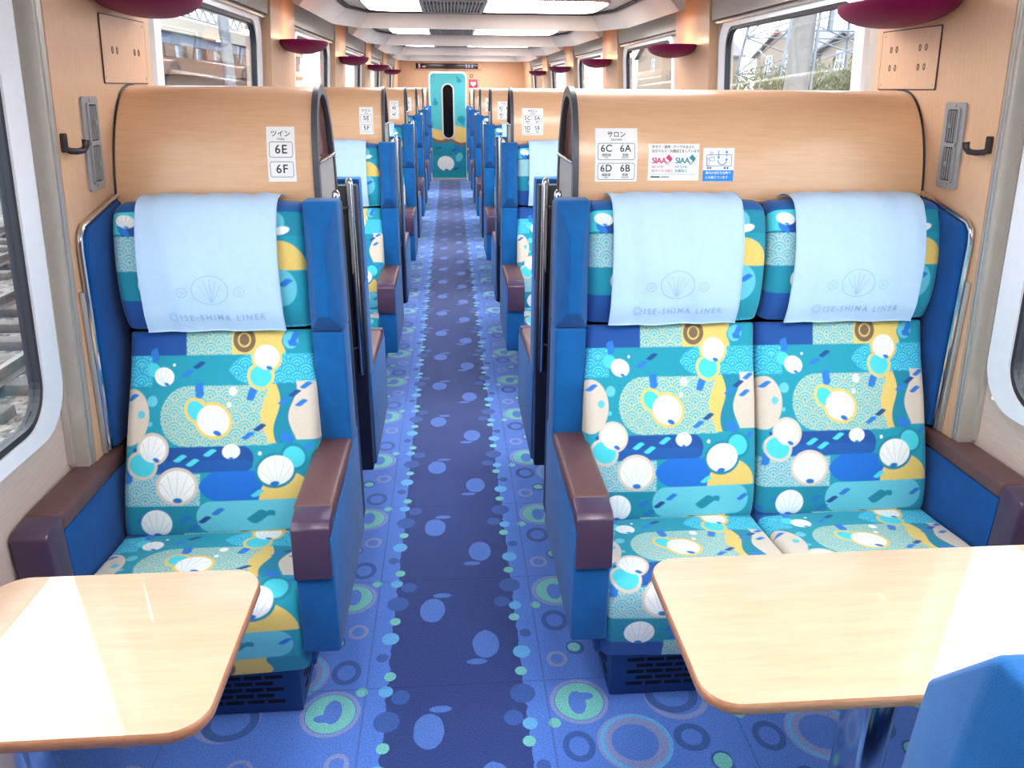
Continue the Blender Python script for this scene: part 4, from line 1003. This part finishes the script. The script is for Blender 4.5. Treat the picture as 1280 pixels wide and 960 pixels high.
b = MB(); b.box(-.565, .515, YEND-.040, YEND-.034, 1.880, 1.968, .003); sb = b.build('screen', signblack, S)
b = MB()
vs, fs = text2d('5', .085); b.add([(-.50+x, YEND-.0412, 1.924+y) for x, y in vs], fs); vs, fs = text2d('号車', .032); b.add([(-.42+x, YEND-.0412, 1.912+y) for x, y in vs], fs); b.build('lit_number', signlit, sb, fixn=False)
b = MB()
for x in (.30, .345, .40): b.add([(x, YEND-.0412, 1.90), (x+.028, YEND-.0412, 1.90), (x+.028, YEND-.0412, 1.955), (x, YEND-.0412, 1.955)], [(0,1,2,3)])
b.build('lit_icons', signlit2, sb, fixn=False)
R_ = thing('emergency_sign', (.43, YEND, 1.56), 'small crimson sign with white heart right of the end door', 'sign')
b = MB(); b.box(.355, .505, YEND-.006, YEND-.0005, 1.565, 1.715, .002); rb = b.build('plate', redsign, R_)
b = MB(); hp = [(.43+.048*(16*math.sin(t)**3)/16, 1.638+.048*(13*math.cos(t)-5*math.cos(2*t)-2*math.cos(3*t)-math.cos(4*t))/16) for t in [i*2*math.pi/36 for i in range(36)]]
b.add([(x, YEND-.0072, z) for x, z in hp], [tuple(range(36))]); b.build('heart_mark', white, rb, fixn=False)
b = MB(); b.add([(.436,YEND-.0080,1.668),(.420,YEND-.0080,1.634),(.430,YEND-.0080,1.634),(.424,YEND-.0080,1.606),(.442,YEND-.0080,1.642),(.431,YEND-.0080,1.642)], [(0,1,2,5),(2,3,4,5)]); b.build('bolt_mark', redsign, rb, fixn=False)
Q = thing('wall_button', (.40, YEND, 1.745), 'small round bronze button above the crimson sign', 'button')
ci = lambda r, n=20: [(.40+r*math.cos(i*2*math.pi/n), 1.770+r*math.sin(i*2*math.pi/n)) for i in range(n)]
b = MB(); b.ring(ci(.030), ci(.020), lambda x, z: (x, YEND-.008, z), lambda x, z: (x, YEND-.0005, z)); b.build('rim', hookm, Q)
b = MB(); b.prism(ci(.020), lambda x, z: (x, YEND-.005, z), lambda x, z: (x, YEND-.0006, z)); b.build('push_button', wood_pier, Q)

# ------------------------------------------------------------------ outside
GZ = -1.15
b = MB(); b.box(-60, 70, -20, 120, GZ-.1, GZ); tag(b.build('ground', ballastm), kind='structure')
for x, lab in ((-4.25,'nearest steel rail left of the train'),(-5.66,'second steel rail left of the train'),(-7.0,'third steel rail left of the train'),(-8.4,'farthest steel rail left of the train'),(4.6,'nearer steel rail right of the train'),(6.0,'farther steel rail right of the train')):
    b = MB(); pr = [(-.065,0),(-.065,.012),(-.012,.03),(-.012,.10),(-.034,.112),(-.034,.145),(.034,.145),(.034,.112),(.012,.10),(.012,.03),(.065,.012),(.065,0)]
    b.prism(pr, lambda a, z: (x+a, -4, GZ+.10+z), lambda a, z: (x+a, 70, GZ+.10+z)); tag(b.build('rail', rustrail), lab, 'rail', 'railway rails')
sl = None
for x, sn in ((-4.955,'left'),(-7.7,'left far'),(5.3,'right')):
    for i in range(24):
        y = 1.0+i*.68
        if sl is None:
            b = MB(); b.box(-1.1, 1.1, -.11, .11, 0, .12, .02, 2); sl = b.build('sleeper', sleeperm); o = sl
        else: o = sl.copy(); COL.objects.link(o)
        o.location = (x, y, GZ-.012); tag(o, 'weathered railway sleeper under the %s track rails' % {'left':'nearer left','left far':'farther left','right':'right-hand'}[sn], 'sleeper', 'sleepers of the %s track' % {'left':'nearer left','left far':'farther left','right':'right-hand'}[sn])

# station building beyond the left tracks
SB = thing('station_building', (-11, 36, GZ), 'long brown and white station building beyond the left tracks', 'building')
bx = lambda nm, m, x0, x1, y0, y1, z0, z1, par=SB: (lambda q: (q.box(x0, x1, y0, y1, z0, z1, .02, 1), q.build(nm, m, par))[1])(MB())
bx('undercroft', wirem, -13.5, -10.6, 22, 58, 1.25, 1.95); bx('lower_wall', brownwall, -14, -10, 22, 58, 1.95, 2.55); bx('upper_wall', bluewall, -14, -10.1, 22, 58, 3.0, 3.4)
bx('window_band', glassdark, -13.9, -10.15, 22, 58, 2.55, 3.0); bx('roof_fascia', whitewall, -14.2, -9.9, 22, 58, 3.4, 3.95); bx('lower_block', conc, -13.4, -10.7, 22, 58, GZ, 1.25)
for i in range(14):
    q = MB(); y = 23+i*2.5; q.box(-10.1, -9.98, y, y+1.1, 2.55, 3.0, .01, 1); q.build('mullion_panel', brownwall, SB)
q = MB()
for i in range(30):
    y = 22+i*1.2; q.tube([(-10, y, 4.05), (-10, y+.6, 4.5), (-10, y+1.2, 4.05)], .035, 6)
q.tube([(-10, 22, 4.05), (-10, 58, 4.05)], .05, 6); q.tube([(-10, 22, 4.5), (-10, 58, 4.5)], .05, 6); q.build('roof_truss', galv, SB)
PO = thing('steel_post', (-6.6, 25.6, GZ), 'grey steel catenary post left of the train', 'post')
q = MB(); q.tube([(-6.6, 25.6, GZ), (-6.6, 25.6, 7)], .16, 12); q.build('column', galv, PO); q = MB(); q.tube([(-6.6, 25.6, 5.6), (-3.6, 25.6, 5.9)], .05, 8); q.tube([(-6.6, 25.6, 6.6), (-3.6, 25.6, 5.9)], .03, 8); q.build('bracket_arm', galv, PO)

# right side: houses, lattice mast, concrete pole, shrubs
def house(loc, hw, dep, ze, za, lab, wins):
    T = thing('house', (loc[0], loc[1], GZ), lab, 'house'); x, y = loc
    # gable end looks at the tracks
    b = MB(); b.prism([(y-hw, GZ), (y+hw, GZ), (y+hw, ze), (y, za), (y-hw, ze)], lambda yy, z: (x, yy, z), lambda yy, z: (x+dep, yy, z)); b.build('walls', cream, T)
    b = MB()
    for sg in (-1, 1):
        b.hull([(x-.4, y, za+.02), (x+dep+.4, y, za+.02), (x-.4, y+sg*(hw+.5), ze-.15), (x+dep+.4, y+sg*(hw+.5), ze-.15), (x-.4, y, za+.20), (x+dep+.4, y, za+.20), (x-.4, y+sg*(hw+.5), ze+.03), (x+dep+.4, y+sg*(hw+.5), ze+.03)])
    b.build('roof', roofm, T)
    for wy, wz, ww, wh in wins:
        b = MB(); b.ring(rrect(wy-ww, wy+ww, wz-wh, wz+wh, .02, 2), rrect(wy-ww+.09, wy+ww-.09, wz-wh+.09, wz+wh-.09, .02, 2), lambda yy, z: (x-.07, yy, z), lambda yy, z: (x+.02, yy, z)); b.box(x-.06, x-.02, wy-.04, wy+.04, wz-wh+.05, wz+wh-.05); b.box(x-.06, x-.02, wy-ww+.05, wy+ww-.05, wz-.04, wz+.04)
        fr_ = b.build('window', frameWhite, T); b = MB(); b.box(x-.02, x-.005, wy-ww+.08, wy+ww-.08, wz-wh+.08, wz+wh-.08); b.build('pane', glassdark, fr_)
    return T
house((27, 55), 3.6, 8, 4.25, 5.25, 'cream gabled house with a white four-pane window behind the right shrubs', [(55.6, 3.55, .62, .62)])
house((30, 74), 5.2, 8, 4.6, 6.6, 'cream house with grey roof farther off behind the concrete pole', [(72, 3.9, .7, .7), (76, 3.9, .7, .7)])
house((24, 98), 6, 9, 5.2, 7.4, 'distant cream house past the lattice mast on the right', [(96, 4.2, .7, .7)])
T = thing('utility_pole', (7.1, 16.4, GZ), 'thick pale concrete utility pole outside the first right window', 'pole')
q = MB(); q.tube([(7.1, 16.4, GZ), (7.1, 16.4, 9)], [.26, .18], 16); q.build('shaft', conc, T)
q = MB(); q.tube([(6.2, 16.3, 3.3), (8.2, 16.3, 3.3)], .035, 8); q.tube([(7.3, 16.16, 1.0), (7.3, 16.16, 4)], .03, 8); q.build('fittings', galv, T)
q = MB(); q.tube([(7.6, 16.3, 2.7), (7.6, 16.3, 3.28)], [.06, .05], 10); q.build('insulator', galv, T)
T = thing('lattice_mast', (18, 39.5, GZ), 'tall blue-grey steel lattice mast on the right', 'mast')
q = MB(); base, topw, zt_ = 3.4, 1.3, 15.0
cn = lambda i, z: (18+(1 if i in (1, 2) else -1)*(base+(topw-base)*(z-GZ)/(zt_-GZ)), 39.5+(1 if i in (2, 3) else -1)*(base+(topw-base)*(z-GZ)/(zt_-GZ)), z)
for i in range(4): q.tube([cn(i, GZ), cn(i, zt_)], .07, 6)
q.build('legs', galv, T); q = MB(); zs = [GZ+i*1.75 for i in range(9)]
for a, c in zip(zs, zs[1:]):
    for i in range(4): j = (i+1) % 4; q.tube([cn(i, a), cn(j, c)], .035, 5); q.tube([cn(j, a), cn(i, c)], .035, 5); q.tube([cn(i, c), cn(j, c)], .035, 5)
q.build('bracing', galv, T)
def shrub(x, y, rx, ry, zt, lab, seed):
    r_ = random.Random(seed); T = thing('shrub', (x, y, GZ), lab, 'shrub', 'shrubs right of the tracks'); q = MB(); n = 2600; zc = (GZ+zt)/2; rz = (zt-GZ)/2
    for i in range(n):
        a = r_.uniform(0, 6.283); u = r_.uniform(-1, 1); rr = r_.uniform(.55, 1.0)**.5*(1+.12*math.sin(a*5+seed)+.1*math.sin(u*9+a*3)); h = math.sqrt(1-u*u)
        p = Vector((x+rx*rr*h*math.cos(a), y+ry*rr*h*math.sin(a), zc+rz*rr*u)); d_ = Vector((r_.gauss(0, .5), r_.gauss(0, .5), r_.uniform(.2, 1))).normalized(); sd = d_.orthogonal().normalized(); L = r_.uniform(.16, .34); W = L*.16
        q.add([p, p+d_*L*.5+sd*W, p+d_*L, p+d_*L*.5-sd*W], [(0,1,2,3)])
    q.build('foliage', leafm, T, fixn=False); q = MB()
    for i in range(7): a = i*.9; q.tube([(x, y, GZ), (x+rx*.3*math.cos(a), y+ry*.3*math.sin(a), zc), (x+rx*.6*math.cos(a), y+ry*.6*math.sin(a), zt-rz*.4)], [.05, .035, .015], 6)
    q.build('stems', twigm, T)
shrub(12.0, 31, 2.0, 2.4, 2.25, 'rounded green shrub left of the concrete pole', 1)
shrub(11.6, 26.0, 1.6, 1.9, 2.30, 'tall spiky green shrub right of the concrete pole', 2)
shrub(11.3, 22.2, 1.4, 1.5, 2.20, 'twiggy shrub at the near end of the right window', 3)
for i, (x, z) in enumerate(((4.6, 4.6), (5.3, 5.4), (9.5, 5.0), (-4.9, 5.2), (-7.7, 5.2))):
    q = MB(); q.tube([(x, -4, z), (x, 30, z-.12), (x, 70, z)], .018, 6); tag(q.build('overhead_wire', wirem), ['lower wire over the right track', 'upper wire over the right track', 'wire beyond the concrete pole', 'wire over the nearer left track', 'wire over the farther left track'][i], 'wire', 'overhead wires')
